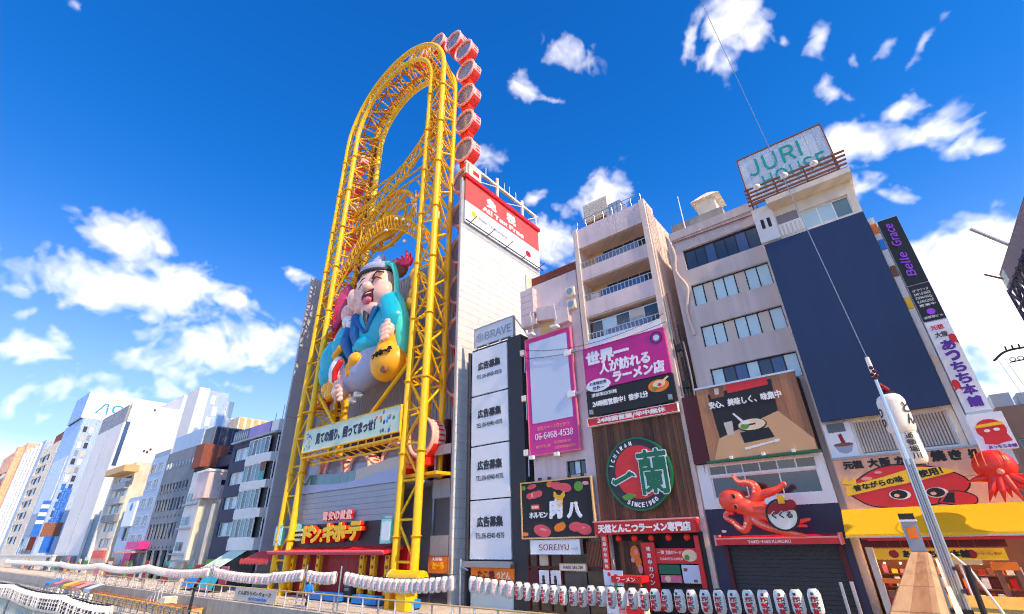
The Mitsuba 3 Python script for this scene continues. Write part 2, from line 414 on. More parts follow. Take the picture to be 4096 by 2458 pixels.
for z in (5.4, 9.6, 13.6, 17.3):
    k = thing('wall_lamp', f'cream lamp right of the panel tower, {["fourth", "third", "second", "first"][[5.4, 9.6, 13.6, 17.3].index(z)]} from the top', 'lamp', 'lamps in the black gap')
    part(k, 'rod', G().box(-20.82, -20.76, z - 1.4, z, .05, .11), 'm_alu')
    part(k, 'head', G().box(-21.0, -20.6, z, z + .42, .05, .4), 'm_paper')

# ---- lilac building
op = [(-17.68, 8.0, -16.15, 8.9, 3, 'm_charcoal', ('m_glass', 'm_blind', 'm_glass'))]
k = building('apartment_building', 'narrow lilac building with a brown slatted top behind the blank pink billboard', F, -20.4, -15.45, 0, 23.3, 14, 'm_lilac', op)
for i in range(6):
    part(k, 'slat', G().box(-20.3, -15.5, 23.3 + i * .22, 23.48 + i * .22, -.95, -.75), 'm_brick_brown')
part(k, 'attic', G().box(-20.2, -15.5, 23.3, 24.6, -13, -.97), 'm_brick_brown')
part(k, 'end_post', G().box(-20.45, -20.3, 21.6, 24.7, -1, 0), 'm_cream')
d_ = G()
for i in range(5):
    d_.box(-20.62, -19.35, 20.0 + i * .58, 20.54 + i * .58, 0, .55)
part(k, 'duct', d_.box(-20.6, -19.1, 19.5, 20.0, 0, .6), 'm_lilac')
part(k, 'eave', G().poly(Polygon([(-19.1, 20.9), (-17.3, 20.6), (-16.2, 20.0), (-16.2, 18.9), (-17.4, 18.9), (-17.5, 19.5), (-19.1, 19.75)]), 0, .5), 'm_lilac')
part(k, 'upper_wall', G().box(-19.1, -17.4, 18.5, 19.6, .02, .05), 'm_tan')
k = thing('billboard', 'blank white billboard with a wide pink border and phone number', 'billboard')
part(k, 'panel', G().box(-20.45, -16.25, 9.5, 18.45, .15, .35), 'm_magenta')
part(k, 'blank_sheet', G().box(-20.08, -16.58, 11.75, 18.08, .35, .37), 'm_pale_blue')
part(k, 'lettering', G().text('06-6468-4538', -19.9, 10.55, 3.2, .45, .35, .37, 0), 'm_sign_white')
part(k, 'lettering', G().text('広告スペース空きあり', -19.7, 11.2, 2.7, .28, .35, .37, 0, True), 'm_pink')
part(k, 'lettering', G().text('株式会社', -19.9, 9.95, 1.3, .2, .35, .37, 0, True), 'm_pink')
part(k, 'lettering', G().text('大阪市中央区道頓堀', -18.3, 9.75, 1.7, .2, .35, .37, 0, True), 'm_pink')
part(k, 'lettering', G().text('お問合せ', -18.3, 10.1, 1.4, .2, .35, .37, 0, True), 'm_pink')
part(k, 'frame', G().rim(-20.48, -16.22, 9.47, 18.48, .14, .4, .07), 'm_rose')
for u, w in ((-19.6, 'left'), (-17.3, 'right')):
    k = thing('billboard_lamp', f'{w} hand of two lamps on thin rods above the pink bordered billboard', 'lamp')
    part(k, 'rod', G().tube((u, 18.5, .3), (u + .1, 20.6, .8), .03, k=6), 'm_white')
    part(k, 'head', G().box(u - .3, u + .3, 18.55, 18.72, .5, 1.0), 'm_white')
    part(k, 'bracket', G().tube((u, 18.6, .3), (u, 18.7, .9), .04, k=6), 'm_steel')
for z, w in ((16.2, 'upper'), (13.1, 'lower')):
    k = thing('billboard_clamp', f'{w} white clamp fitting on the right border of the pink billboard', 'fitting')
    part(k, 'plate', G().box(-16.85, -16.25, z, z + .4, .37, .5), 'm_white')
    part(k, 'bolt', G().box(-16.2, -15.9, z + .1, z + .3, .3, .45), 'm_steel')
for u in (-20.0, -17.9):
    spotlamp(f'small white lamp under the lower {"left" if u < -19 else "right"} of the pink billboard', F, u, 9.2, .2, .5)

# ---- meat restaurant billboard, hair salon below
k = thing('billboard', 'black billboard of grilled meat pictures with white brush lettering', 'billboard')
part(k, 'panel', G().box(-21.25, -15.6, 4.25, 7.72, .3, .5), 'm_soot')
part(k, 'frame', G().rim(-21.3, -15.55, 4.2, 7.77, .28, .55, .09), 'm_tan')
part(k, 'lettering', G().text('肉', -18.95, 5.35, 1.0, 1.25, .5, .53, 5, skew=.08), 'm_sign_white')
part(k, 'lettering', G().text('八', -17.6, 5.35, 1.15, .95, .5, .53, 5, skew=.05), 'm_sign_white')
part(k, 'lettering', G().text('ホルモン', -20.6, 5.45, 1.5, .38, .5, .53, 3), 'm_sign_white')
part(k, 'label_patch', G().box(-20.45, -19.75, 5.95, 6.3, .5, .52), 'm_red')
part(k, 'lettering', G().text('個室焼肉', -20.38, 6.03, .56, .2, .52, .535, 1, True), 'm_white')
bull = Polygon([(-18.45, 6.95), (-18.3, 6.75), (-18.1, 6.72), (-17.95, 6.72), (-17.7, 6.95), (-17.68, 6.72), (-17.85, 6.55), (-17.92, 6.2), (-18.05, 6.02), (-18.15, 6.02), (-18.25, 6.2), (-18.3, 6.55), (-18.48, 6.72)]).buffer(.05)
part(k, 'emblem', G().poly(bull, .5, .53), 'm_gold')
for nm, pts, m_ in (('meat_picture', [(-20.5, 6.85, .3, .2), (-20.1, 6.9, .3, .24), (-19.75, 6.95, .3, .22), (-18.2, 7.35, .55, .25), (-17.6, 7.2, .5, .28), (-19.6, 4.68, .7, .36), (-17.0, 4.85, .5, .28), (-16.4, 4.7, .55, .32), (-20.3, 7.45, .4, .16)], 'm_meat'), ('fat_picture', [(-20.3, 6.88, .08, .2), (-19.92, 6.93, .08, .22), (-17.9, 7.3, .12, .22), (-19.5, 4.75, .3, .06), (-16.6, 4.78, .3, .06), (-16.0, 7.35, .25, .12)], 'm_pink'), ('garnish_picture', [(-16.55, 7.2, .34, .3), (-18.0, 5.05, .2, .12), (-21.0, 7.4, .16, .16)], 'm_leaf'), ('side_dish_picture', [(-18.2, 4.85, .45, .24), (-21.05, 4.5, .3, .12), (-18.8, 7.5, .25, .2)], 'm_orange')):
    for u, v, a, b in pts:
        part(k, nm, G().poly(affinity.rotate(affinity.scale(Point(u, v).buffer(1, 6), a, b, origin=(u, v)), rng.uniform(-14, 24)), .5, .515 + rng.random() * .012), m_)
for i, u in enumerate((-21.1, -19.7, -18.9, -17.3, -16.3)):
    part(k, 'top_fitting', G().box(u - .07, u + .07, 7.8, 7.98, .2, .45), 'm_soot')
board('shop_sign', 'white sign with dark spaced capitals under the black meat billboard', 'sign', F, -20.4, -16.65, 3.33, 4.12, .45, .75, 'm_sign_white', 'm_alu', .05, texts=[('SOREIYU', -19.75, 3.55, 2.3, .34, 'm_rust', 0), ('HAIR', -17.3, 3.56, .5, .16, 'm_alu', 0)])
k = thing('shopfront', 'dark timber salon front with tall panes below the white capitals sign', 'shopfront')
part(k, 'back_wall', G().box(-21.1, -15.6, 0, 4.2, .0, .1), 'm_glass_warm')
for u in (-21.1, -20.38, -19.4, -18.5):
    part(k, 'post', G().box(u - .05, u + .06, .2, 3.3, .1, .22), 'm_maroon')
part(k, 'beam', G().box(-21.1, -15.6, 2.5, 2.62, .1, .22), 'm_maroon')
part(k, 'curtain', G().box(-20.2, -19.5, 2.65, 3.25, .1, .14), 'm_curtain')
for i in range(10):
    part(k, 'slat', G().box(-16.55 + i * .1, -16.49 + i * .1, 2.6, 4.0, .1, .18), 'm_rust')
for u, m_ in ((-20.25, 'm_sign_white'), (-19.33, 'm_sign_white'), (-21.05, 'm_maroon')):
    q = part(k, 'poster', G().box(u, u + .78, 1.15, 2.4, .16, .2), m_)
    if m_ != 'm_maroon':
        part(q, 'figure', G().disc(u + .35, 2.02, .1, .2, .215, 12).poly(Polygon([(u + .22, 1.92), (u + .48, 1.92), (u + .42, 1.5), (u + .28, 1.5)]), .2, .215), 'm_charcoal')
part(k, 'door', G().box(-18.2, -16.7, 0, 2.3, .1, .2), 'm_glass')
board('shop_sign', 'small cream sign over the salon door', 'sign', F, -18.45, -16.55, 2.42, 2.79, .3, .4, 'm_paper', 'm_tan', .04, texts=[('HAIR SALON', -18.2, 2.51, 1.4, .18, 'm_rust', 1)])
k = thing('street_banner', 'tall pale blue banner stand with red and green pictures before the salon', 'banner')
fr26 = front(26.0)
part(k, 'sheet', G(fr26).box(-14.45, -13.35, .6, 2.6, 0, .05), 'm_pale_blue')
part(k, 'picture', G(fr26).disc(-13.75, 2.3, .14, .05, .06, 14), 'm_red')
part(k, 'picture', G(fr26).disc(-14.15, 2.42, .1, .05, .06, 14), 'm_red')
part(k, 'picture', G(fr26).disc(-13.8, 1.8, .12, .05, .06, 14, .3), 'm_leaf')
part(k, 'lower_sheet', G(fr26).box(-14.4, -13.4, .0, .55, .0, .04), 'm_robe')
part(k, 'post', G(fr26).box(-14.5, -14.45, 0, 2.65, -.03, .06), 'm_alu')

# ---- the ramen restaurant's building
P3 = ('m_glass', 'm_blind', 'm_glass')
k = thing('apartment_building', 'narrow beige building of balconies above the magenta ramen sign', 'building')
part(k, 'body', G().box(-15.1, -9.35, 0, 26.0, -13, -1.5), 'm_beige')
part(k, 'left_pier', G().box(-15.3, -14.93, 0, 26.9, -1.6, .12), 'm_beige')
part(k, 'right_pier', G().box(-9.45, -9.05, 0, 26.95, -1.6, .12), 'm_beige')
for a, b in ((25.02, 26.85), (22.0, 23.1), (18.92, 20.2)):
    part(k, 'balcony_front', G().box(-14.93, -9.45, a, b, -.12, .0), 'm_lilac')
for a in (25.0, 21.95, 18.85):
    part(k, 'balcony_floor', G().box(-14.93, -9.45, a, a + .12, -1.5, -.12), 'm_beige')
for a, t in ((23.1, 25.0), (20.2, 21.95), (17.0, 18.85)):
    part(k, 'balcony_wall', G().box(-14.93, -9.45, a - .9, t, -1.5, -1.44), 'm_tan')
    window(k, F, -13.6, -9.9, a - .6, t - .15, -1.42, 4, 'm_alu', ('m_glass',) * 1, .06)
    rail = G().box(-14.93, -9.45, a + .52, a + .57, -.1, -.04)
    for i in range(19):
        rail.box(-14.9 + i * .3, -14.86 + i * .3, a, a + .55, -.09, -.05)
    part(k, 'balcony_rail', rail, 'm_alu')
    part(k, 'rail_glass', G().box(-13.5, -10.1, a + .05, a + .5, -.075, -.065), 'm_blue_glass')
part(k, 'air_conditioner', G().box(-14.7, -14.0, 20.25, 20.95, -1.2, -.6), 'm_cream')
window(k, F, -15.0, -9.5, 17.05, 18.6, -.5, 5, 'm_alu', ('m_glass', 'm_blind', 'm_glass', 'm_curtain', 'm_glass'), .07)
part(k, 'grille', (lambda g: [g.tube((-12.4 + i * .13, 17.15, -.4), (-12.25 + i * .13, 18.0, -.4), .015, k=4) for i in range(22)] and g)(G()), 'm_steel')
part(k, 'cover_sheet', G().box(-15.0, -9.5, 16.4, 17.03, -.1, .12), 'm_pale_blue')
part(k, 'torn_tarp', G().poly(Polygon([(-15.2, 16.2), (-13.4, 16.5), (-12, 16.85), (-9.4, 17.05), (-9.4, 16.4), (-12, 16.3), (-15.2, 16.05)]), .2, .24), 'm_white')
pipes = G()
for i in range(5):
    y = -.15 - i * .32
    pipes.tube((-8.98, 0, y), (-8.98, 26.6 - i * .15, y), .07, k=8)
part(k, 'side_pipe', pipes, 'm_beige', True)
part(k, 'side_wall', G().box(-9.06, -8.95, 0, 26.0, -12.9, -1.6), 'm_beige')
part(k, 'roof_rail', (lambda g: [g.tube((-14.9 + i * .8, 26.85, -.1), (-14.9 + i * .8, 27.7, -.1), .025, k=5) for i in range(8)] and g.tube((-14.9, 27.7, -.1), (-9.4, 27.7, -.1), .03, k=5).tube((-14.9, 27.3, -.1), (-9.4, 27.3, -.1), .02, k=5))(G()), 'm_steel')
for u, h in ((-13.9, 0), (-12.3, -.6)):
    q = thing('rooftop_unit', f'{"large white cooling box" if h == 0 else "low grey cooling unit"} on the flat roof of the balcony building', 'air conditioner')
    f30 = front(29.8)
    w_ = 1.15 if h == 0 else .7
    part(q, 'casing', G(f30).box(u - w_, u + w_, 28.6 + h, 30.5 + h * 1.8, -1.6, 0), 'm_cream' if h == 0 else 'm_steel')
    for i in range(4):
        part(q, 'louvre', G(f30).box(u - w_ + .1 + i * w_ / 2, u - w_ - .02 + (i + 1) * w_ / 2, 28.75 + h, 30.3 + h * 1.8, 0, .05), 'm_curtain' if h == 0 else 'm_alu')
    part(q, 'stand', (lambda g: [g.box(u + s - .04, u + s + .04, 26.0, 28.6 + h, -1.2, -.2) for s in (-.9 * w_, 0, .9 * w_)] and g.box(u - w_, u + w_, 28.3 + h, 28.42 + h, -1.3, -.1))(G(f30)), 'm_rust')

k = thing('restaurant_sign', 'magenta ramen sign with three lines of white brush writing', 'sign')
part(k, 'panel', G().box(-15.35, -9.3, 13.27, 16.35, .15, .35), 'm_purple_pink')
part(k, 'lettering', G().text('世界一', -15.15, 14.98, 3.3, 1.0, .35, .39, 4, skew=.04), 'm_sign_white')
part(k, 'lettering', G().text('人が訪れる', -14.2, 14.2, 3.7, .85, .35, .39, 3, skew=.04), 'm_sign_white')
part(k, 'lettering', G().text('ラーメン店', -13.25, 13.42, 3.6, .8, .35, .39, 4, skew=.04), 'm_sign_white')
o = part(k, 'oval', G().disc(-14.4, 13.52, .93, .35, .37, 32, .44), 'm_sign_white')
part(o, 'lettering', G().text('お客様訪問', -15.05, 13.55, 1.3, .24, .37, .385, 1, True), 'm_navy')
part(o, 'lettering', G().text('世界一', -14.85, 13.2, .9, .26, .37, .385, 1, True), 'm_navy')
e_ = part(k, 'emblem', G().poly(Point(-9.85, 15.75).buffer(.42).difference(Point(-9.85, 15.75).buffer(.33)), .35, .37), 'm_navy')
part(e_, 'centre', G().disc(-9.85, 15.75, .2, .35, .37, 16), 'm_pale_blue')
board('information_sign', 'black strip of white opening hours with a ramen bowl, under the magenta sign', 'sign', F, -15.4, -9.25, 11.5, 13.22, .15, .33, 'm_black', None, texts=[('道頓堀店別館', -15.0, 12.75, 1.9, .26, 'm_white', 1), ('24時間営業中！徒歩1分', -15.0, 12.05, 4.0, .42, 'm_white', 3)])
k = 'information_sign'
b_ = part(k, 'bowl_picture', G().disc(-10.25, 12.62, .68, .33, .345, 24, .4), 'm_orange')
part(b_, 'noodles', G().disc(-10.2, 12.72, .4, .345, .36, 20, .22).poly(Polygon([(-10.3, 12.7), (-9.6, 13.12), (-9.5, 13.06), (-10.1, 12.6)]), .345, .36), 'm_ramen')
part(b_, 'topping', G().disc(-10.5, 12.48, .18, .36, .372, 14, .1), 'm_leaf')
part(b_, 'chilli', G().disc(-10.15, 12.66, .13, .36, .374, 12, .1), 'm_red')
for u in (-15.1, -9.6):
    part(k, 'camera', G().box(u - .1, u + .1, 11.6, 11.9, .33, .55), 'm_steel')
board('opening_hours_sign', 'long red strip of lettering at the top of the dark timber wall', 'sign', F, -15.4, -9.25, 10.82, 11.32, .2, .5, 'm_red', 'm_white', .03, texts=[('24時間営業/年中無休', -14.7, 10.9, 4.7, .36, 'm_white', 3)])
k = thing('timber_wall', 'wall of dark reddish vertical boards behind the round ramen sign', 'wall')
part(k, 'backing', G().box(-15.35, -9.3, 5.05, 10.85, .05, .12), 'm_soot')
u = -15.35
while u < -9.35:
    w_ = .2 + rng.random() * .04
    part(k, 'plank', G().box(u, min(u + w_ - .012, -9.3), 5.05 + rng.random() * .02, 10.83, .12, .16 + rng.random() * .03), 'm_wood')
    u += w_
k = thing('restaurant_emblem', 'big round green and red ramen emblem on the dark timber wall', 'sign')
c0 = (-12.36, 7.62)
part(k, 'disc', G().disc(*c0, 2.02, .2, .5, 64), 'm_charcoal')
part(k, 'red_field', G().disc(-12.3, 7.7, 1.52, .5, .52, 56), 'm_red')
part(k, 'lettering', G().poly(Polygon([(-14.1, 7.2), (-13.9, 7.05), (-12.75, 7.5), (-12.5, 7.45), (-12.62, 7.62), (-12.9, 7.78), (-13.1, 7.6), (-13.9, 7.32), (-14.0, 7.42)]), .52, .57), 'm_green', label='green brush strokes outlined in white')
part(k, 'lettering', G().text('蘭', -12.3, 6.35, 1.85, 2.55, .52, .57, 1), 'm_green')
part(k, 'letter_outline', G().poly(Polygon([(-14.1, 7.2), (-13.9, 7.05), (-12.75, 7.5), (-12.5, 7.45), (-12.62, 7.62), (-12.9, 7.78), (-13.1, 7.6), (-13.9, 7.32), (-14.0, 7.42)]).buffer(.07), .515, .54).text('蘭', -12.35, 6.3, 1.95, 2.65, .515, .54, 4), 'm_sign_white')
ring = G()
for s_, a0, a1, rad, flip in (('ICHIRAN', 162, 98, 1.76, 1), ('SINCE1960', 243, 302, 1.76, -1)):
    for i, ch in enumerate(s_):
        a = math.radians(a0 + (a1 - a0) * i / (len(s_) - 1))
        gl = affinity.translate(affinity.scale(glyph_shape(ch, 3, True), .17 if ch not in 'I1' else .06, .26, origin=(0, 0)), -.085 if ch not in 'I1' else -.03, -.13)
        gl = affinity.rotate(gl, math.degrees(a) - 90 * flip, origin=(0, 0))
        ring.poly(affinity.translate(gl, c0[0] + rad * math.cos(a), c0[1] + rad * math.sin(a)), .5, .53)
part(k, 'lettering', ring, 'm_sign_white')
part(k, 'pepper', G().poly(Polygon([(-13.5, 6.35), (-13.1, 6.5), (-12.7, 6.4), (-13.0, 6.22), (-13.35, 6.2)]).buffer(.05), .52, .545), 'm_leaf')
part(k, 'rim', G().poly(Point(*c0).buffer(2.08, 24).difference(Point(*c0).buffer(1.98, 24)), .2, .53), 'm_green')
k = board('restaurant_fascia', 'red fascia with white brush lettering over five red lanterns', 'sign', F, -15.45, -9.35, 4.36, 5.02, .3, .9, 'm_red', None, texts=[('天然とんこつラーメン専門店', -15.2, 4.44, 5.6, .48, 'm_white', 4)])
part(k, 'top_trim', G().box(-15.5, -9.3, 5.02, 5.1, .25, .95), 'm_pink')
for i, u in enumerate((-14.12, -13.12, -12.1, -11.08, -10.06)):
    q = thing('red_lantern', f'{["first", "second", "third", "fourth", "fifth"][i]} from the left of five glowing red lanterns under the fascia', 'lantern', 'red lanterns under the fascia')
    an = np.linspace(0, math.pi, 9)
    part(q, 'shade', G(front(27.5)).path([(u, 4.13 + .17 * math.cos(a), 0) for a in an], [.02 + .16 * math.sin(a) for a in an], 12), 'm_bright_red', True)
    part(q, 'cap', G(front(27.5)).box(u - .06, u + .06, 4.29, 4.36, -.06, .06), 'm_black')
k = thing('shopfront', 'ramen shop entrance of dark timber with red posts and menu boards', 'shopfront')
part(k, 'back_wall', G().box(-15.4, -9.4, 0, 4.4, -.4, -.3), 'm_soot')
part(k, 'doorway', G().box(-14.6, -13.0, .4, 4.0, -.3, -.25), 'm_wood')
part(k, 'left_side_sign', G().box(-15.35, -14.95, 2.5, 4.35, .2, .4), 'm_bright_red')
for i in range(6):
    part(k, 'side_lettering', G().text('営業中年無休'[i], -15.27, 4.02 - i * .29, .24, .24, .4, .42, 2, True), 'm_white')
part(k, 'red_post', G().box(-12.9, -12.1, .6, 3.9, .1, .25), 'm_red')
part(k, 'post_lettering', G().column('味集中カウンター', -12.6, 3.7, .24, .24, .33, .25, .27, 2), 'm_white')
part(k, 'right_post', G().box(-9.75, -9.5, .3, 4.2, .15, .4), 'm_red')
q = part(k, 'menu_board', G().box(-12.1, -9.75, 2.85, 3.6, .1, .2), 'm_red')
part(q, 'lettering', G().text('一蘭', -12.0, 3.32, .4, .17, .2, .22, 1, True), 'm_white')
part(q, 'lettering', G().text('究極のラーメン', -11.5, 3.3, 1.0, .19, .2, .22, 1, True), 'm_white')
part(q, 'lettering', G().text('TONKOTSU RAMEN', -11.9, 3.02, 1.3, .12, .2, .22, 0, True), 'm_white')
part(q, 'bowl_picture', G().disc(-10.2, 3.25, .4, .2, .22, 20, .29), 'm_ramen')
part(q, 'topping', G().disc(-10.35, 3.15, .14, .22, .235, 12), 'm_leaf')
q = part(k, 'map_board', G().box(-10.75, -9.78, 1.95, 2.8, .1, .2), 'm_pale_blue')
part(q, 'map_mark', G().box(-10.65, -10.45, 2.5, 2.65, .2, .21), 'm_rust')
part(q, 'map_mark', G().box(-10.2, -10.0, 2.0, 2.12, .2, .21), 'm_rust')
part(k, 'notice_board', G().box(-12.05, -10.85, 2.35, 2.8, .1, .2), 'm_green')
q = part(k, 'notice_board', G().box(-12.0, -10.85, 1.95, 2.3, .1, .2), 'm_rose')
part(q, 'bowl_picture', G().disc(-11.6, 2.12, .16, .2, .215, 14), 'm_ramen')
part(k, 'hanging_decoration', G().disc(-13.5, 3.3, .3, -.2, -.1, 12, .45).disc(-13.35, 2.9, .2, -.2, -.1, 10, .3), 'm_orange')
part(k, 'hanging_flowers', G().disc(-13.4, 3.4, .16, -.1, -.05, 10).disc(-13.65, 3.0, .13, -.1, -.05, 10).disc(-13.25, 2.55, .15, -.1, -.05, 10, .25), 'm_pink')
part(k, 'side_jamb', G().box(-9.55, -9.3, 0, 4.4, -.4, .3), 'm_soot')
k = thing('ticket_booth', 'red and orange ticket counter in front of the ramen entrance', 'counter')
part(k, 'counter', G(fr26).box(-13.9, -12.35, .3, 1.6, -.6, 0), 'm_paper')
part(k, 'roof', G(fr26).box(-14.0, -12.25, 2.05, 2.35, -.8, .15), 'm_red')
part(k, 'menu', G(fr26).box(-13.8, -12.4, .5, 1.0, .0, .05), 'm_red')
for u in (-13.9, -12.42):
    part(k, 'post', G(fr26).box(u, u + .07, .3, 2.05, -.07, 0), 'm_orange')
part(k, 'lettering', G(fr26).text('ラーメン', -13.7, 2.1, 1.1, .2, .15, .17, 1, True), 'm_white')


# ---- helpers for organic shapes
def ball(c, r): return m3.Manifold.sphere(1.0, 24).scale(tuple(np.broadcast_to(r, 3))).translate(tuple(c))


def limb(pts, radii, seg=16):
    """Hulls of successive spheres joined into one tapering limb."""
    s = [m3.Manifold.sphere(float(r), seg).translate(tuple(p)) for p, r in zip(pts, radii)]
    return m3.Manifold.batch_boolean([m3.Manifold.batch_hull([a, b]) for a, b in zip(s, s[1:])], m3.OpType.Add)


def smooth_join(parts, edge, rounds=8):
    m = m3.Manifold.batch_boolean(parts, m3.OpType.Add).refine_to_length(edge).to_mesh()
    t = trimesh.Trimesh(m.vert_properties[:, :3], m.tri_verts, process=True)
    trimesh.smoothing.filter_taubin(t, iterations=rounds)
    return t


def curve(pts, n=24):
    """A smooth curve through the points."""
    p = np.asarray(pts, float)
    q = np.vstack([2 * p[0] - p[1], p, 2 * p[-1] - p[-2]])
    out = []
    for i in range(1, len(q) - 2):
        for t in np.linspace(0, 1, max(2, n // (len(p) - 1)), endpoint=False):
            a, b, c, d = q[i - 1:i + 3]
            out.append(.5 * (2 * b + (c - a) * t + (2 * a - 5 * b + 4 * c - d) * t * t + (3 * b - a - 3 * c + d) * t ** 3))
    return np.vstack(out + [p[-1]])


def organic(fr, parts, edge, rounds=8):
    t = smooth_join(parts, edge, rounds)
    return G(fr).add(t.vertices, t.faces)


# ---- pipes and units in the gap beside the balcony building
k = thing('wall_pipes', 'bundle of dark and rusty pipes in the gap right of the balcony building', 'pipes')
for i, (x, z0, z1, m_) in enumerate(((-8.88, 4.5, 15.5, 'm_soot'), (-8.74, 5.2, 18.8, 'm_rust'), (-8.6, 4.6, 14.2, 'm_black'), (-8.46, 6.0, 16.4, 'm_soot'), (-8.32, 11.6, 15.2, 'm_drape'))):
    part(k, 'pipe', G().path(curve([(x, z0, -.1), (x + .04, (z0 + z1) / 2, -.05 - .08 * (i % 2)), (x - .02, z1, -.1)], 10), .045 + .012 * (i % 3), 7), m_, True)
for z in (9.0, 12.2, 14.6):
    part(k, 'junction_box', G().box(-8.8, -8.45, z, z + .42, -.1, .16), 'm_soot')
k = thing('air_conditioner', 'two cream outdoor units stacked on the lilac wall beside the pink billboard', 'air conditioner')
for z in (19.9, 21.0):
    part(k, 'case', G().box(-16.3, -15.6, z, z + .72, 0, .38), 'm_cream')
    part(k, 'fan_grille', G().disc(-15.95, z + .36, .27, .38, .4, 18), 'm_steel')
k = thing('overhead_cable', 'sagging dark cables strung along the facades above the billboards', 'cable')
for z0, z1, sg_ in ((16.9, 16.6, .5), (17.6, 17.2, .8)):
    part(k, 'cable', G().path([(-20.4 + 11.4 * t, z0 + (z1 - z0) * t - sg_ * 4 * t * (1 - t), .45) for t in np.linspace(0, 1, 16)], .018, 5), 'm_dark_line')

# ---- grey-beige office building
FG = front(28.4)
rows = ((20.12, 21.7, ('m_glass', 'm_glass', 'm_blue_glass')), (17.44, 18.95, ('m_blind', 'm_curtain', 'm_blind')), (14.6, 16.0, ('m_blind', 'm_blind', 'm_curtain')), (11.75, 13.17, ('m_blind', 'm_glass', 'm_blue_glass')))
op = [(-7.22, a, -2.55, b, 7, 'm_dark_line', p) for a, b, p in rows]
k = building('office_building', 'pinkish grey office block with four long rows of dark framed windows', FG, -8.15, -2.5, 0, 22.7, 13, 'm_greige', op)
part(k, 'parapet', G(FG).box(-7.9, -2.4, 22.7, 23.3, -.5, .1), 'm_greige')
part(k, 'copper_pipe', G(FG).tube((-7.7, 22.5, .1), (-2.5, 22.35, .1), .04, k=6), 'm_rust')
part(k, 'downpipe', G(FG).path(curve([(-7.95, 22.9, .05), (-7.75, 21.5, .1), (-7.9, 20.2, .12), (-7.4, 18.8, .12), (-7.75, 17.2, .1), (-7.6, 15.5, .1)], 30), .09, 8), 'm_beige', True)
f31 = front(31.0)
k = thing('penthouse', 'weathered concrete tank house with a small pyramid cap on the grey office roof', 'building')
part(k, 'base', G(f31).box(-8.3, -4.5, 22.5, 25.7, -4, 0), 'm_concrete')
part(k, 'stack', G(f31).box(-6.2, -4.85, 25.7, 27.0, -1.6, -.1), 'm_cream')
cap = G(f31)
cap.add([(-6.5, 26.9, .25), (-4.4, 26.9, .25), (-4.4, 26.9, -1.9), (-6.5, 26.9, -1.9), (-5.6, 27.8, -.6), (-5.2, 27.8, -.6), (-5.2, 27.8, -1.1), (-5.6, 27.8, -1.1)], [(0, 1, 5), (0, 5, 4), (1, 2, 6), (1, 6, 5), (2, 3, 7), (2, 7, 6), (3, 0, 4), (3, 4, 7), (4, 5, 6), (4, 6, 7), (0, 2, 1), (0, 3, 2)])
part(k, 'cap', cap, 'm_cream')
window(k, f31, -6.9, -5.8, 24.3, 25.1, .0, 3, 'm_steel', ('m_glass',), .06)
part(k, 'vent_box', G(f31).box(-7.7, -7.0, 23.9, 24.7, .0, .5), 'm_white')
k = thing('antenna', 'white antenna pole on the office roof beside the tank house', 'antenna')
part(k, 'mast', G(front(30.0)).tube((-7.08, 23.2, 0), (-7.1, 27.4, 0), .05, .03, 8), 'm_white')
part(k, 'foot', G(front(30.0)).box(-7.3, -6.9, 22.8, 23.25, -.2, .2), 'm_steel')

# ---- ramen picture billboard
k = thing('billboard', 'brown picture billboard of a ramen bowl on a wooden table', 'billboard')
bu, bv = -8.06, 11.85
Q = lambda pts: Polygon([(bu + a * 5.19, bv - b * 4.0) for a, b in pts])
part(k, 'panel', G().box(bu, -2.87, 7.85, 11.85, .05, .4), 'm_billboard_wood')
part(k, 'dark_background', G().poly(Q([(.12, .1), (.78, .04), (.76, .48), (.36, .66), (.15, .74)]), .4, .408), 'm_soot')
part(k, 'table_top', G().poly(Q([(.05, .99), (.14, .72), (.36, .63), (.76, .47), (.995, .86), (.995, .99)]), .4, .412), 'm_table_wood')
part(k, 'red_strip', G().poly(Q([(.33, .005), (.74, .005), (.74, .11), (.33, .13)]), .412, .42), 'm_red')
part(k, 'lettering', G().text('安心、美味しく、味集中', bu + .11 * 5.19, bv - .31 * 4, 3.75, .42, .412, .44, 3, skew=.02, rot=0), 'm_white')
part(k, 'tray', G().poly(Q([(.36, .68), (.64, .66), (.67, .79), (.38, .82)]), .412, .42), 'm_black')
b_ = part(k, 'bowl', G().disc(bu + .49 * 5.19, bv - .6 * 4, .74, .42, .428, 32, .34), 'm_black')
part(b_, 'soup', G().disc(bu + .49 * 5.19, bv - .595 * 4, .68, .428, .434, 32, .29), 'm_ramen')
part(b_, 'leeks', G().disc(bu + .42 * 5.19, bv - .61 * 4, .22, .434, .44, 16, .14), 'm_leaf')
part(b_, 'egg', G().disc(bu + .44 * 5.19, bv - .56 * 4, .22, .44, .444, 16, .1), 'm_white')
part(b_, 'seaweed', G().poly(Q([(.46, .585), (.53, .58), (.53, .6), (.46, .605)]), .434, .44), 'm_maroon')
part(k, 'spoon', G().poly(Q([(.33, .42), (.345, .41), (.44, .56), (.41, .57)]), .44, .446), 'm_white')
part(k, 'cup', G().poly(Q([(.22, .52), (.31, .51), (.3, .69), (.235, .7)]), .412, .42), 'm_curtain')
part(k, 'chopsticks', G().poly(Q([(.37, .88), (.66, .83), (.66, .85), (.37, .91)]), .42, .425).poly(Q([(.66, .82), (.71, .82), (.7, .85), (.66, .86)]), .42, .425), 'm_white')
part(k, 'jar_picture', G().poly(Q([(.14, .02), (.3, .0), (.29, .16), (.15, .17)]), .412, .416), 'm_rust')
part(k, 'light_glow_picture', G().poly(Q([(.2, .03), (.25, .03), (.24, .12), (.2, .12)]), .416, .42), 'm_curtain')
part(k, 'top_trim', G().box(bu - .05, -2.82, 11.85, 11.95, .0, .45), 'm_pale_blue')
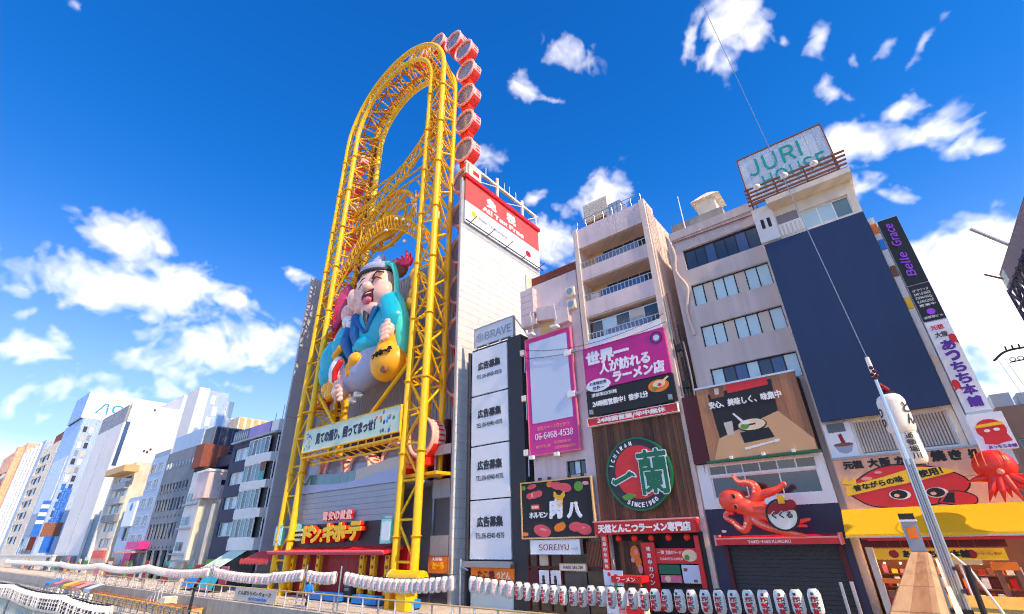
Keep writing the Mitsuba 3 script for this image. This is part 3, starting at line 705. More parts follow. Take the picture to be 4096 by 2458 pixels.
part(k, 'side_cladding', G().box(-9.0, -8.09, 7.8, 11.6, .0, .3), 'm_maroon')
k = thing('awning_rail', 'thin green rail with small lamps under the ramen bowl billboard', 'rail')
part(k, 'rail', G().box(-8.2, -2.75, 7.72, 7.82, .3, .62), 'm_green')
for u in (-6.9, -5.3, -3.9):
    part(k, 'lamp', G().box(u - .08, u + .08, 7.82, 7.98, .45, .6), 'm_white')

# ---- octopus shop: white window frame over a navy wall and shutter
op = [(-8.35, 5.95, -3.2, 7.05, 3, 'm_white', ('m_glass', 'm_glass_warm', 'm_glass')), (-8.4, 7.12, -3.15, 7.65, 6, 'm_white', ('m_glass_warm', 'm_glass', 'm_glass_warm'))]
k = building('shop_building', 'navy fronted octopus dumpling shop with a big white window frame', F, -9.0, -2.78, 5.45, 7.75, 9, 'm_white', op, skin=.25, body='m_soot')
part(k, 'lower_wall', G().poly(wall_shape(-9.0, -2.78, 0, 5.45, [(-8.2, 0, -3.3, 3.62)]), -.3, -.03), 'm_navy_wall')
part(k, 'upper_wall', G().box(-9.0, -2.78, 7.75, 11.6, -2, -.03), 'm_soot')
for i in range(20):
    part(k, 'shutter_slat', G().box(-8.2, -3.3, i * .181, i * .181 + .165, -.22, -.16 - .02 * (i % 2)), 'm_charcoal', label='dark roller shutter slat' if i == 0 else None)
part(k, 'shutter_post', G().box(-8.35, -8.2, 0, 3.7, -.2, .05), 'm_maroon')
part(k, 'shutter_post', G().box(-3.3, -3.1, 0, 3.7, -.2, .05), 'm_maroon')
part(k, 'light', G().box(-8.3, -8.1, 4.3, 4.42, -.03, .1), 'm_white')
k = thing('shop_awning', 'narrow red awning with white capitals above the dark roller shutter', 'awning')
aw = G()
aw.add([(-8.4, 4.15, 0), (-3.05, 4.15, 0), (-3.05, 4.0, 1.0), (-8.4, 4.0, 1.0), (-8.4, 3.75, 1.0), (-3.05, 3.75, 1.0)], [(0, 1, 2), (0, 2, 3), (3, 2, 5), (3, 5, 4)])
part(k, 'canvas', aw, 'm_red')
part(k, 'front_bar', G().box(-8.45, -3.0, 4.0, 4.07, .95, 1.05), 'm_pink')
part(k, 'lettering', G().text('TAKO-YAKI KUKURU', -6.9, 3.81, 1.9, .14, 1.0, 1.02, 1, True), 'm_white')
part(k, 'end_cap', G().box(-8.47, -8.4, 3.72, 4.2, 0, 1.05).box(-3.05, -2.98, 3.72, 4.2, 0, 1.05), 'm_pink')

f27 = front(27.2)
k = thing('octopus_sculpture', 'big glossy red octopus sculpture clinging to the navy shop wall', 'sculpture')
arms = [([(-6.4, 5.55, .1), (-6.05, 5.9, .15), (-5.97, 6.36, .2), (-6.3, 6.55, .25), (-6.6, 6.56, .3), (-6.78, 6.75, .3), (-6.87, 6.95, .3)], .27), ([(-6.2, 5.5, .0), (-5.75, 5.95, .1), (-5.3, 6.05, .2), (-4.9, 6.2, .2), (-4.66, 6.4, .2), (-4.6, 6.3, .25)], .26),
        ([(-6.5, 5.3, .2), (-6.0, 5.45, .3), (-5.5, 5.5, .3), (-5.2, 5.4, .3)], .24), ([(-6.6, 5.2, .3), (-6.1, 5.2, .35), (-5.6, 5.1, .35), (-5.1, 4.9, .3), (-4.5, 4.7, .2), (-4.0, 4.78, .2)], .25),
        ([(-6.6, 5.1, .2), (-6.65, 4.75, .3), (-6.85, 4.42, .3), (-7.1, 4.5, .35), (-7.35, 4.8, .35), (-7.65, 4.95, .3), (-7.55, 5.18, .3), (-7.3, 5.15, .3)], .23), ([(-6.5, 5.05, .2), (-6.3, 4.8, .3), (-5.85, 4.52, .35), (-5.2, 4.3, .35), (-4.7, 4.18, .35), (-4.35, 4.12, .35)], .26),
        ([(-6.5, 5.2, .2), (-5.8, 4.9, .4), (-5.0, 4.6, .3), (-4.2, 4.5, .2)], .2), ([(-6.6, 5.35, .3), (-6.1, 5.4, .45), (-5.6, 5.3, .45)], .22)]
body = [ball((-7.2, 5.78, .15), (.68, .58, .5)), ball((-6.75, 5.5, .2), (.55, .42, .42)), ball((-6.4, 5.3, .2), (.5, .4, .4))]
for pts, r in arms:
    c = curve(pts, 18)
    body.append(limb(c, np.linspace(r, r * .28, len(c)), 12))
part(k, 'body', organic(f27, body, .09, 6), 'm_octopus', True)
suck = G(f27)
for ai in (4, 5, 0):
    c = curve(arms[ai][0], 22)
    for i, p in enumerate(c[4:-2:1]):
        r = .07 * (1 - i / len(c)) + .03
        suck.man(m3.Manifold.sphere(r, 8).translate((p[0] - .06, p[1] + .05, p[2] + arms[ai][1] * (1 - .7 * (i + 4) / len(c)) * .82)))
part(k, 'suckers', suck, 'm_octopus_pale', True, kind='stuff')
for u, v, n in ((-7.0, 5.95, .62), (-7.02, 5.45, .6)):
    q = part(k, 'eye', G(f27).man(ball((u, v, n - .06), (.15, .17, .1))), 'm_octopus', True)
    part(q, 'pupil', G(f27).man(ball((u + .02, v, n + .01), (.08, .1, .06))), 'm_black', True)
k = thing('bowl_sculpture', 'round ramen-style bowl plaque of red and cream held by the red octopus', 'sculpture')
cb = (-5.0, 5.0)
part(k, 'bowl', G(f27).disc(*cb, .66, .45, .62, 40), 'm_paper')
part(k, 'rim', G(f27).poly(Point(*cb).buffer(.7, 24).difference(Point(*cb).buffer(.62, 24)), .44, .66), 'm_black')
part(k, 'red_top', G(f27).poly(Point(*cb).buffer(.63, 24).intersection(Polygon([(-6, 5.15), (-5.4, 5.0), (-4.6, 5.2), (-4, 5.05), (-4, 6), (-6, 6)])), .62, .65), 'm_deep_red')
part(k, 'lettering', G(f27).text('くくる', -5.5, 4.82, .98, .36, .65, .69, 7), 'm_white', label='thick white outline of the lettering')
part(k, 'lettering', G(f27).text('くくる', -5.45, 4.85, .9, .3, .68, .71, 3), 'm_black')
part(k, 'egg', G(f27).box(-5.0, -4.72, 5.48, 5.85, .6, .8), 'm_gold')
part(k, 'steam', G(f27).disc(-5.45, 5.62, .16, .55, .65, 12).disc(-5.2, 5.7, .14, .55, .65, 12), 'm_pale_blue')
part(k, 'garnish', G(f27).disc(-4.5, 5.45, .2, .6, .75, 14), 'm_deep_red')

# ---- navy billboard building
op = [(-.12, 19.95, 2.25, 21.2, 3, 'm_white', ('m_blind', 'm_blind', 'm_glass_green')), (-1.2, 7.45, 2.35, 9.0, 2, 'm_alu', ('m_drape',))]
k = building('office_building', 'narrow cream building behind the huge plain navy billboard', F, -2.48, 2.58, 5.2, 21.95, 10, 'm_cream', op)
part(k, 'roof_slab', G().box(-1.55, 2.75, 21.95, 22.3, -10, .9), 'm_cream')
part(k, 'left_pier', G().box(-2.5, -1.42, 19.85, 22.3, -.0, .25), 'm_white_wall')
for u in (-2.1, -1.75):
    part(k, 'slot_window', G().box(u - .09, u + .09, 20.75, 21.4, .25, .27), 'm_black')
bal = G().box(-1.4, -.2, 20.65, 20.75, .0, .1)
for i in range(6):
    bal.box(-1.35 + i * .22, -1.25 + i * .22, 19.95, 20.65, .0, .1)
part(k, 'balcony_rail', bal, 'm_white')
part(k, 'balcony_shade', G().box(-1.35, -.25, 20.75, 21.4, .01, .03), 'm_drape')
dr_ = G()
for i in range(30):
    dr_.box(-1.12 + i * .115, -1.05 + i * .115, 7.55, 8.95, -.22, -.16)
part(k, 'curtain', dr_, 'm_curtain', kind='stuff')
part(k, 'right_flank', G().box(2.6, 2.86, 5.0, 19.2, -.8, .12), 'm_white_wall')
for z, m_ in ((18.2, 'm_orange'), (17.2, 'm_tarp'), (15.6, 'm_rust'), (13.8, 'm_yellow'), (10.8, 'm_cream')):
    part(k, 'flank_plate', G().box(2.62, 2.84, z, z + .6, .12, .16), m_)
f275 = front(27.5)
solo('billboard', 'huge plain navy blue blank billboard', 'billboard', G(f275).box(-2.36, 2.54, 9.1, 19.55, -.25, 0), 'm_navy')
k = thing('rooftop_sign', 'white rooftop hoarding with two lines of thin teal capitals', 'sign')
f285 = front(28.5)
for i in range(10):
    part(k, 'panel', G(f285).box(-2.45 + i * .491, -2.45 + (i + 1) * .491 - .012, 23.3, 26.95, -.2, -.02 - .006 * (i % 2)), 'm_mesh_grey')
part(k, 'frame', G(f285).rim(-2.5, 2.5, 23.25, 27.0, -.25, .04, .07), 'm_rust')
part(k, 'lettering', G(f285).text('JURI', -1.95, 25.25, 3.05, 1.25, .0, .04, 0), 'm_teal')
part(k, 'lettering', G(f285).text('HOUSE', -1.4, 23.95, 3.5, 1.05, .0, .04, 0), 'm_teal')
part(k, 'legs', (lambda g: [g.tube((u, 22.2, -.6), (u, 26, -.25), .06, k=6) for u in (-2.2, -.7, .8, 2.2)] and g)(G(f285)), 'm_steel')
f273 = front(27.3)
k = thing('roof_railing', 'five rusty horizontal bars before the rooftop teal capitals sign', 'railing')
for i in range(5):
    part(k, 'bar', G(f273).box(-2.5, 2.72 + .04 * i, 22.35 + i * .29, 22.43 + i * .29, -.06, .06), 'm_rust')
for u in (-2.3, -.8, .8, 2.3):
    part(k, 'post', G(f273).tube((u, 22.1, -.1), (u, 23.75, -.1), .045, k=6), 'm_rust')
for i, u in enumerate((-1.75, -.2, 1.35)):
    q = thing('floodlight', f'{["left", "middle", "right"][i]} of three white floodlights on the rusty bars of the rooftop sign', 'floodlight')
    part(q, 'head', G(f273).add(*(lambda c: (c.vertices, c.faces))(trimesh.creation.cone(.22, .34, sections=12).apply_translation((u, 23.35, .25)))), 'm_white')
    part(q, 'arm', G(f273).tube((u, 23.2, 0), (u, 23.5, .3), .03, k=6), 'm_steel')

# ---- black and white sign tower at the right end
k = thing('sign_tower', 'tall narrow sign tower, black above and white below, at the right end', 'tower')
part(k, 'shaft', G().box(2.9, 3.76, 6.5, 18.86, -.5, .15), 'm_alu')
q = part(k, 'script_panel', G().box(2.92, 3.74, 14.95, 18.8, .15, .22), 'm_black', label='black panel with violet script running upwards')
tv = affinity.rotate(affinity.affine_transform(glyph_shape('Belle', 1, False), [1.35, .1, 0, .36, 0, 0]), 90, origin=(0, 0))
part(q, 'lettering', G().poly(affinity.translate(tv, 3.45, 15.35), .22, .24), 'm_neon_violet')
tv = affinity.rotate(affinity.affine_transform(glyph_shape('Grace', 1, False), [1.35, .1, 0, .36, 0, 0]), 90, origin=(0, 0))
part(q, 'lettering', G().poly(affinity.translate(tv, 3.45, 17.1), .22, .24), 'm_neon_violet')
q = part(k, 'directory_panel', G().box(2.92, 3.74, 13.0, 14.88, .15, .22), 'm_black', label='black directory panel of small white lines')
for i, t in enumerate(('6F ラウンジ', 'BAR LOUNGE', 'DINING', 'KARAOKE', '営業中')):
    part(q, 'lettering', G().text(t, 3.02, 14.52 - i * .2, .6, .13, .22, .235, 0, True), 'm_white')
part(q, 'emblem', G().disc(3.33, 13.42, .16, .22, .24, 10), 'm_neon_violet')
part(q, 'lettering', G().text('道頓堀ビル', 2.98, 13.1, .7, .12, .22, .235, 0, True), 'm_white')
q = part(k, 'shop_panel', G().box(2.92, 3.74, 8.72, 12.92, .15, .22), 'm_sign_white', label='white panel with a column of violet brush characters')
part(q, 'lettering', G().text('元祖', 3.05, 12.5, .46, .24, .22, .24, 2), 'm_red')
part(q, 'lettering', G().text('大阪', 3.08, 12.12, .46, .26, .22, .24, 2), 'm_charcoal')
part(q, 'lettering', G().column('あっちち本舗', 3.12, 11.95, .48, .46, .52, .22, .25, 3), 'm_violet')
for u, v in ((3.62, 12.0), (3.02, 9.95)):
    part(q, 'mark', G().disc(u, v, .13, .22, .235, 16, .2).poly(Polygon([(u - .14, v - .3), (u - .06, v - .05), (u + .12, v - .05), (u + .13, v - .32), (u + .03, v - .2)]), .22, .235), 'm_red')
k = thing('shop_sign', 'small square sign with a red octopus in a yellow headband under the tower', 'sign')
part(k, 'panel', G().box(2.82, 3.98, 7.1, 8.58, .05, .3), 'm_sign_white')
oc = affinity.scale(Point(3.42, 7.9).buffer(1, 12), .46, .42, origin=(3.42, 7.9)).union(Polygon([(3.05, 7.35), (3.1, 7.8), (3.8, 7.8), (3.9, 7.4), (3.6, 7.35), (3.4, 7.28)]))
part(k, 'octopus_picture', G().poly(oc, .3, .32), 'm_red')
part(k, 'headband', G().poly(Polygon([(2.98, 8.0), (3.86, 8.05), (3.84, 8.18), (3.0, 8.12)]), .32, .335), 'm_yellow')
part(k, 'eyes', G().disc(3.28, 7.86, .1, .32, .335, 14, .06).disc(3.58, 7.88, .1, .32, .335, 14, .06), 'm_white')
part(k, 'lettering', G().text('あっちち本舗', 3.1, 7.14, .85, .14, .3, .33, 1, True), 'm_violet')

# ---- the octopus dumpling shop beside the bridge
k = thing('shop_sign', 'wide cream sign panels painted with a red face in a yellow headband', 'sign')
for u0, u1 in ((-2.42, -.78), (-.76, 1.0), (1.02, 3.35)):
    for v0, v1 in ((5.12, 6.18), (6.2, 7.3)):
        part(k, 'panel', G().box(u0, u1, v0, v1, .05, .2), 'm_peach')
blob = Polygon(curve([(-2.2, 5.78), (-1.6, 5.3), (-.9, 5.16), (0, 5.14), (1.0, 5.25), (1.6, 5.5), (2.02, 5.85), (1.9, 6.2), (1.3, 6.55), (.5, 6.78), (-.4, 6.84), (-1.1, 6.66), (-1.6, 6.4), (-2.0, 6.1), (-2.2, 5.78)], 80)).buffer(0)
part(k, 'face_outline', G().poly(blob.buffer(.05), .2, .215), 'm_black')
part(k, 'face', G().poly(blob, .215, .225), 'm_red')
mouth = Polygon(curve([(.85, 5.25), (1.2, 5.6), (1.7, 5.6), (2.05, 5.4), (1.95, 5.15), (1.4, 5.13), (.85, 5.25)], 40)).buffer(0)
part(k, 'spout', G().poly(mouth.buffer(.04), .225, .232).poly(Polygon([(.95, 5.25), (1.25, 5.6), (1.45, 5.6), (1.35, 5.2)]), .24, .246), 'm_black')
part(k, 'spout_face', G().poly(mouth, .232, .24), 'm_red')
band = Polygon([(-2.32, 5.68), (-1.0, 5.92), (.5, 6.14), (1.88, 6.42), (1.3, 6.62), (.5, 6.7), (-.8, 6.38), (-2.26, 6.1)])
part(k, 'headband', G().poly(band, .24, .25), 'm_yellow')
part(k, 'headband_knot', G().poly(Polygon([(-2.4, 6.22), (-2.15, 6.52), (-2.05, 6.3), (-1.75, 6.5), (-1.8, 6.15), (-2.1, 6.18)]), .225, .235), 'm_yellow')
part(k, 'lettering', G().text('昔ながらの味', -1.95, 5.86, 1.95, .26, .25, .265, 3, skew=0, rot=8.5), 'm_black')
part(k, 'lettering', G().text('使用！', .55, 6.24, .85, .3, .25, .265, 3, rot=8), 'm_black')
for u in (-.36, .9):
    q = part(k, 'eye', G().disc(u, 5.63, .38, .225, .24, 28, .2), 'm_paper')
    part(q, 'pupil', G().disc(u - .03, 5.64, .3, .24, .248, 24, .18), 'm_black')
    part(q, 'glint', G().disc(u - .12, 5.6, .1, .248, .256, 16, .07), 'm_peach')
part(k, 'shine', G().disc(-1.35, 6.38, .22, .226, .234, 16, .08).disc(-.85, 6.6, .14, .226, .234, 14, .06), 'm_pink')
for t, u, w, h in (('元祖', -2.08, .78, .36), ('大', -1.12, .42, .38), ('阪', -.66, .42, .38), ('たこ', -.1, .9, .36), ('焼', 1.18, .5, .46), ('き', 1.78, .42, .42), ('処', 2.4, .35, .4)):
    part(k, 'lettering', G().text(t, u, 6.84, w, h, .2, .24, 4), 'm_black')
part(k, 'top_rail', G().box(-2.45, 3.4, 7.3, 7.38, .0, .28), 'm_steel')
k = thing('wall_poster', 'poster of a red chilli dropping into a bowl, left of the curtained window', 'poster')
part(k, 'sheet', G().box(-2.42, -1.28, 7.42, 9.02, .02, .06), 'm_sign_white')
part(k, 'chilli_picture', G().poly(Polygon([(-1.9, 8.45), (-1.75, 8.5), (-1.68, 8.0), (-1.85, 8.02)]), .06, .075), 'm_deep_red')
part(k, 'bowl_picture', G().poly(Polygon([(-2.2, 7.95), (-1.4, 7.97), (-1.55, 7.65), (-1.8, 7.55), (-2.05, 7.65)]), .06, .075), 'm_steel')
part(k, 'soup_picture', G().disc(-1.8, 7.98, .4, .075, .085, 20, .08), 'm_rust')
part(k, 'small_window', G().box(-2.25, -1.52, 8.58, 9.0, .06, .1), 'm_glass_warm')
k = thing('shop_awning', 'broad plain yellow awning over the octopus dumpling counter', 'awning')
aw = G(WORLD)
aw.add([(-2.72, 27.78, 5.13), (3.6, 27.78, 5.13), (3.6, 26.45, 4.12), (-2.72, 26.45, 4.12), (-2.72, 26.45, 4.0), (3.6, 26.45, 4.0)], [(0, 2, 1), (0, 3, 2), (3, 5, 2), (3, 4, 5)])
part(k, 'canvas', aw, 'm_yellow_awning')
part(k, 'front_bar', G(WORLD).tube((-2.75, 26.44, 4.0), (3.6, 26.44, 4.0), .03, k=6), 'm_alu')
part(k, 'valance', G(WORLD).box(-2.0, 3.3, 26.6, 26.63, 3.86, 3.98), 'm_red')
k = thing('octopus_sculpture', 'round bright red octopus balloon sculpture with flared pointed legs over the yellow awning', 'sculpture')
fo = front(26.7)
hb = [ball((2.9, 6.42, .05), (.66, .6, .55))]
t_ = smooth_join(hb, .09, 2)
part(k, 'head', G(fo).add(t_.vertices, t_.faces), 'm_bright_red', True)
for i, (du, dv) in enumerate(((-1.0, -.22), (-.62, -.95), (-.42, -.82), (-.2, -1.0), (.05, -.86), (.3, -.98), (.58, -.8), (.85, -.62), (1.05, -.3))):
    p0 = (2.9 + .32 * du, 6.08 - .1 * abs(du), .2 + .1 * (i % 2))
    p1 = (2.9 + .7 * du, 6.1 + .6 * dv, .42 + .1 * (i % 2))
    p2 = (2.9 + du, 6.1 + dv, .42)
    part(k, 'leg', organic(fo, [limb([p0, p1, p2], [.16, .1, .015], 10)], .08, 2), 'm_bright_red', True)
for u in (2.68, 3.12):
    q = part(k, 'eye', G(fo).man(ball((u, 6.35, .5), (.06, .08, .05))), 'm_black', True)
part(k, 'spout', G(fo).man(limb([(2.92, 6.2, .45), (2.95, 6.15, .62)], [.12, .1], 12)), 'm_octopus_pale', True)
for i in range(4):
    part(k, 'rib', G(fo).path([(2.5 + i * .22 + (.1 if i > 1 else -.1) * math.sin(t), 6.42 + .57 * math.cos(t), .05 + .52 * math.sin(t)) for t in np.linspace(.1, 1.6, 10)], .02, 5), 'm_orange', True)

k = thing('shop_counter', 'cluttered octopus dumpling counter glowing with warm lamps under the yellow awning', 'shop')
part(k, 'back_wall', G().box(-2.45, 3.4, 0, 5.1, -1.6, -1.5), 'm_rust')
part(k, 'floor', G().box(-2.45, 3.4, .9, 1.0, -1.5, .3), 'm_soot')
part(k, 'left_post', G().box(-2.25, -2.0, 0, 3.6, .2, .45), 'm_curtain')
part(k, 'gap_wall', G().box(-2.78, -2.45, 0, 9.0, -1.5, -1.2), 'm_black')
for i in range(10):
    part(k, 'tile', G().box(-2.35 + i * .47, -2.35 + i * .47 + .45, 3.58, 3.88, .25, .45 + .01 * (i % 2)), 'm_maroon')
q = part(k, 'sign_board', G().box(-1.98, 2.2, 3.12, 3.54, .4, .5), 'm_yellow', label='yellow board with dark lettering and red octopus marks')
part(q, 'lettering', G().text('あっちち', -1.0, 3.2, 1.1, .26, .5, .52, 4), 'm_black')
part(q, 'lettering', G().text('本舗', .55, 3.2, .6, .28, .5, .52, 4), 'm_black')
part(q, 'lettering', G().text('いらっしゃい', 1.35, 3.3, .72, .12, .5, .515, 1, True), 'm_deep_red')
part(q, 'mark', G().disc(-1.3, 3.33, .17, .5, .515, 16, .15).disc(1.2, 3.33, .15, .5, .515, 16, .15), 'm_deep_red')
scene['m_bulb'] = {'type': 'diffuse', 'reflectance': {'type': 'rgb', 'value': [.8, .7, .5]}}
for i, u in enumerate((-1.75, -1.2, -.92, -.62, -.4, 1.35, 1.0)):
    q = part(k, 'bulb', G().man(m3.Manifold.sphere(.035, 12).translate((u, 2.98, .3))), 'm_bulb', True)
    scene[q]['emitter'] = {'type': 'area', 'radiance': {'type': 'rgb', 'value': [60, 36, 14]}}
cols = ['m_red', 'm_paper', 'm_rose', 'm_orange', 'm_curtain', 'm_maroon', 'm_yellow', 'm_sign_white', 'm_rust', 'm_deep_red', 'm_tan']
part(k, 'counter_board', G().box(-2.0, -.5, 2.25, 2.42, .5, .6), 'm_orange')
part(k, 'counter', G().box(-2.0, 2.6, 1.0, 1.7, -.3, .35), 'm_deep_red')
for r_ in range(4):
    part(k, 'shelf', G().box(-2.0, 2.6, 1.0 + r_ * .5, 1.04 + r_ * .5, -1.3, -.6), 'm_wood')
for i in range(64):
    u, r_ = -1.95 + (i % 16) * .285 + rng.random() * .06, i // 16
    w_, h_ = .12 + rng.random() * .13, .14 + rng.random() * .26
    n_ = (-1.1, -1.0, -.9, .1)[r_] + rng.random() * .15
    v_ = (2.04, 2.54, 1.54, 1.7)[r_]
    part(k, 'goods', G().box(u, u + w_, v_, v_ + h_, n_, n_ + .2), cols[rng.randrange(len(cols))])
for u in (1.7, 2.25):
    part(k, 'timber_post', G().box(u, u + .16, 0, 3.1, .2, .36), 'm_rust')
part(k, 'side_board', G().box(1.62, 2.4, 2.78, 3.05, .36, .44), 'm_orange')


# ================================================================ discount store with the oblong ferris wheel
k = thing('store_building', 'big grey store with a white clad side wall, behind the yellow wheel frame', 'building')
part(k, 'right_wall', G(WORLD).box(-28.4, -28.16, 27.6, 41.8, 0, 40.1), 'm_grey_panel')
cl = G(right(-28.16))
for i in range(47):
    for j in range(5):
        cl.box(27.62 + j * 2.83, 27.62 + (j + 1) * 2.83 - .02, .05 + i * .72, .05 + (i + 1) * .72 - .035, 0, .06)
part(k, 'cladding', cl, 'm_cladding', kind='stuff')
part(k, 'left_wall', G(WORLD).box(-57.6, -57.3, 27.0, 40, 0, 38.2), 'm_grey_panel')
for i in range(8):
    for j in range(3):
        part(k, 'panel', G(right(-57.3)).box(27.0 + j * 4.3, 27.0 + (j + 1) * 4.3 - .05, i * 4.6, (i + 1) * 4.6 - .08, 0, .08), 'm_grey_panel')
part(k, 'main_block', G(WORLD).box(-57.2, -30.5, 31, 44, 0, 33.6), 'm_grey_panel')
ridge = G(front(31.0))
for i in range(46):
    ridge.box(-53.6 + i * .5, -53.2 + i * .5, 12, 33.6, 0, .1)
part(k, 'ribbed_wall', ridge, 'm_grey_panel', kind='stuff')
fs = front(26.2)
for i in range(6):
    part(k, 'facade_panel', G(fs).box(-48.9, -33.3, 5.9 + i * .475, 5.9 + (i + 1) * .475 - .02, -.4, 0), 'm_grey_panel')
wav = Polygon([(-48.9, 8.78), (-33.2, 8.78), (-33.2, 10.05)] + [(x, 9.55 + .22 * math.cos((x + 33.2) / 15.7 * 2 * math.pi) + .02 * (x + 40)) for x in np.linspace(-33.5, -48.6, 26)] + [(-48.9, 9.95)])
part(k, 'curved_band', G(fs).poly(wav, -.6, .12), 'm_trouser')
for i in range(12):
    u0, u1 = -48.6 + i * 1.27, -48.6 + i * 1.27 + 1.24
    h = lambda x: 9.57 + .22 * math.cos((x + 33.2) / 15.7 * 2 * math.pi) + .02 * (x + 40)
    part(k, 'balustrade_glass', G(fs).poly(Polygon([(u0, h(u0)), (u1, h(u1)), (u1, h(u1) + .95), (u0, h(u0) + .95)]), -.05, -.02), 'm_glass_green' if i < 7 else 'm_curtain')
part(k, 'boarding_floor', G(WORLD).box(-50, -32, 26.3, 31, 8.7, 8.9), 'm_grey_panel')
part(k, 'boarding_wall', G(WORLD).box(-50, -32, 30.4, 30.9, 8.9, 14.5), 'm_maroon')
f26b = front(25.98)
part(k, 'fascia', G(f26b).box(-49.0, -33.2, 3.95, 5.86, -.6, 0), 'm_charcoal')
part(k, 'red_wall', G(front(26.1)).box(-48.8, -31.6, 0, 3.95, -.6, -.2), 'm_deep_red')
for i in range(5):
    part(k, 'red_panel', G(front(26.1)).box(-42.5 + i * 1.1, -42.5 + i * 1.1 + 1.07, 0, 3.5, -.2, -.15), 'm_deep_red')
for u in (-48.0, -45.7, -43.5, -36.95, -35.45, -33.6, -32.85):
    q = part(k, 'gold_column', G(f26b).box(u, u + .55, .2, 3.4, -.05, .25), 'm_gold')
    for j in range(9):
        part(q, 'boss', G(f26b).box(u + .16, u + .39, .4 + j * .33, .62 + j * .33, .25, .3), 'm_yellow' if j % 2 else 'm_rust')
for u, m_ in ((-48.6, 'm_mint'), (-34.6, 'm_black')):
    for j in range(3):
        part(k, 'light_bar', G(f26b).box(u, u + 1.7, 4.5 + j * .42, 4.72 + j * .42, 0, .2), 'm_gold' if u > -40 else 'm_banner')
part(k, 'mint_cap', G(f26b).disc(-47.9, 5.75, .65, 0, .2, 20, .3), 'm_mint')
k2 = thing('shop_canopy', 'long red tiled canopy along the front of the grey store', 'canopy')
cn = G(WORLD)
cn.add([(-51.2, 26.0, 3.98), (-31.9, 26.0, 3.98), (-32.8, 24.9, 3.62), (-51.2, 24.9, 3.62), (-51.2, 24.9, 3.4), (-32.8, 24.9, 3.4), (-31.9, 26, 3.7)], [(0, 2, 1), (0, 3, 2), (3, 5, 2), (3, 4, 5), (1, 2, 5), (1, 5, 6)])
part(k2, 'roof', cn, 'm_red')
part(k2, 'gutter', G(WORLD).tube((-51.2, 24.88, 3.62), (-32.8, 24.88, 3.62), .09, k=8), 'm_rose')
part(k2, 'soffit', G(WORLD).box(-51.2, -32.8, 24.9, 26.0, 3.36, 3.4), 'm_deep_red')
k2 = thing('store_sign', 'bulky yellow store name in block letters with red sides over the canopy', 'sign')
for ch, u, w, v, h in (('ド', -45.9, 1.75, 4.25, 1.55), ('ン', -44.35, 1.5, 4.3, 1.35), ('．', -42.75, .35, 4.35, .4), ('キ', -42.4, 1.75, 4.3, 1.6), ('ホ', -40.75, 1.85, 4.35, 1.55), ('ー', -39.0, 1.1, 4.95, .3), ('テ', -38.4, 1.75, 4.4, 1.5)):
    q = part(k2, 'letter', G(f26b).text(ch if ch != '．' else '●', u, v, w, h, .1, .6, 5), 'm_bright_red', label='red sided block letter')
    part(q, 'yellow_face', G(f26b).text(ch if ch != '．' else '●', u, v, w, h, .6, .66, 5), 'm_yellow')
k2 = thing('slogan_sign', 'small pink and red block lettering above the yellow store name', 'sign')
for i, ch in enumerate('驚安の殿堂'):
    q = part(k2, 'letter', G(f26b).text(ch, -43.35 + i * .94, 6.1, .86, .8, .12, .3, 6), 'm_red')
    part(q, 'white_face', G(f26b).text(ch, -43.32 + i * .94, 6.13, .8, .74, .29, .35, 3), 'm_pale_pink')
for u, w in ((-51.1, 'left'), (-33.85, 'right')):
    k2 = thing('light_sign', f'pale mint upright light box at the {w} end of the store fascia', 'sign')
    part(k2, 'box', G(front(25.4)).box(u, u + 1.3, 4.15, 5.9, -.2, .15), 'm_mint')
    part(k2, 'face', G(front(25.4)).box(u + .15, u + 1.15, 4.35, 5.7, .15, .17), 'm_sign_white')
    part(k2, 'bracket', G(front(25.4)).box(u + .2, u + 1.1, 6.0, 6.1, -.1, .0), 'm_white')
for i, (u0, u1) in enumerate(((-42.4, -40.2), (-40.1, -38.0), (-36.3, -35.0), (-34.9, -33.2), (-30.2, -29.0))):
    q = thing('blue_crate_cover', f'{["first", "second", "third", "fourth", "fifth"][i]} low blue covered crate from the left at the foot of the red store front', 'crate', 'blue covered crates')
    part(q, 'cover', G(WORLD).box(u0, u1, 24.9, 25.6, .1, .62), 'm_tarp')
    part(q, 'base', G(WORLD).box(u0 + .05, u1 - .05, 24.95, 25.55, 0, .1), 'm_charcoal')
k2 = thing('vending_machine', 'dark vending machine with pale display rows by the red store front', 'vending machine')
part(k2, 'case', G(f26b).box(-38.2, -37.2, 0, 1.8, -.1, .6), 'm_charcoal')
for j in range(3):
    part(k2, 'display', G(f26b).box(-38.1, -37.5, .8 + j * .3, 1.0 + j * .3, .6, .62), 'm_steel')
# annex beside the wheel
k2 = thing('stair_tower', 'open grey stair annex with ribbed panels between the wheel leg and the white wall', 'tower')
for a, b, m_ in ((10.8, 11.6, 'm_grey_panel'), (7.35, 8.8, 'm_grey_panel'), (3.2, 4.6, 'm_curtain')):
    for j in range(4):
        part(k2, 'panel', G().box(-31.0 + j * .53, -31.0 + j * .53 + .51, a, b, -.3, .02 * (j % 2)), m_)
for u in (-30.95, -28.9):
    part(k2, 'post', G().box(u - .09, u + .09, 0, 13, -.35, -.12), 'm_steel')
part(k2, 'back', G().box(-31, -28.45, 0, 12.5, -2.6, -2.4), 'm_soot')
part(k2, 'pier', G().box(-28.9, -28.42, 0, 11.5, -1.2, -.1), 'm_grey_panel')
board('food_poster', 'orange and yellow food poster at the foot of the stair annex', 'poster', front(27.0), -29.85, -27.75, 2.1, 3.2, 0, .08, 'm_orange', 'm_rust', .05, texts=[('セール', -29.5, 2.35, 1.3, .5, 'm_yellow', 4), ('大特価', -29.5, 2.9, 1.1, .24, 'm_white', 2)])
k2 = thing('barrel_canopy', 'bright yellow half barrel canopy with a pale end, at the right wheel leg', 'canopy')
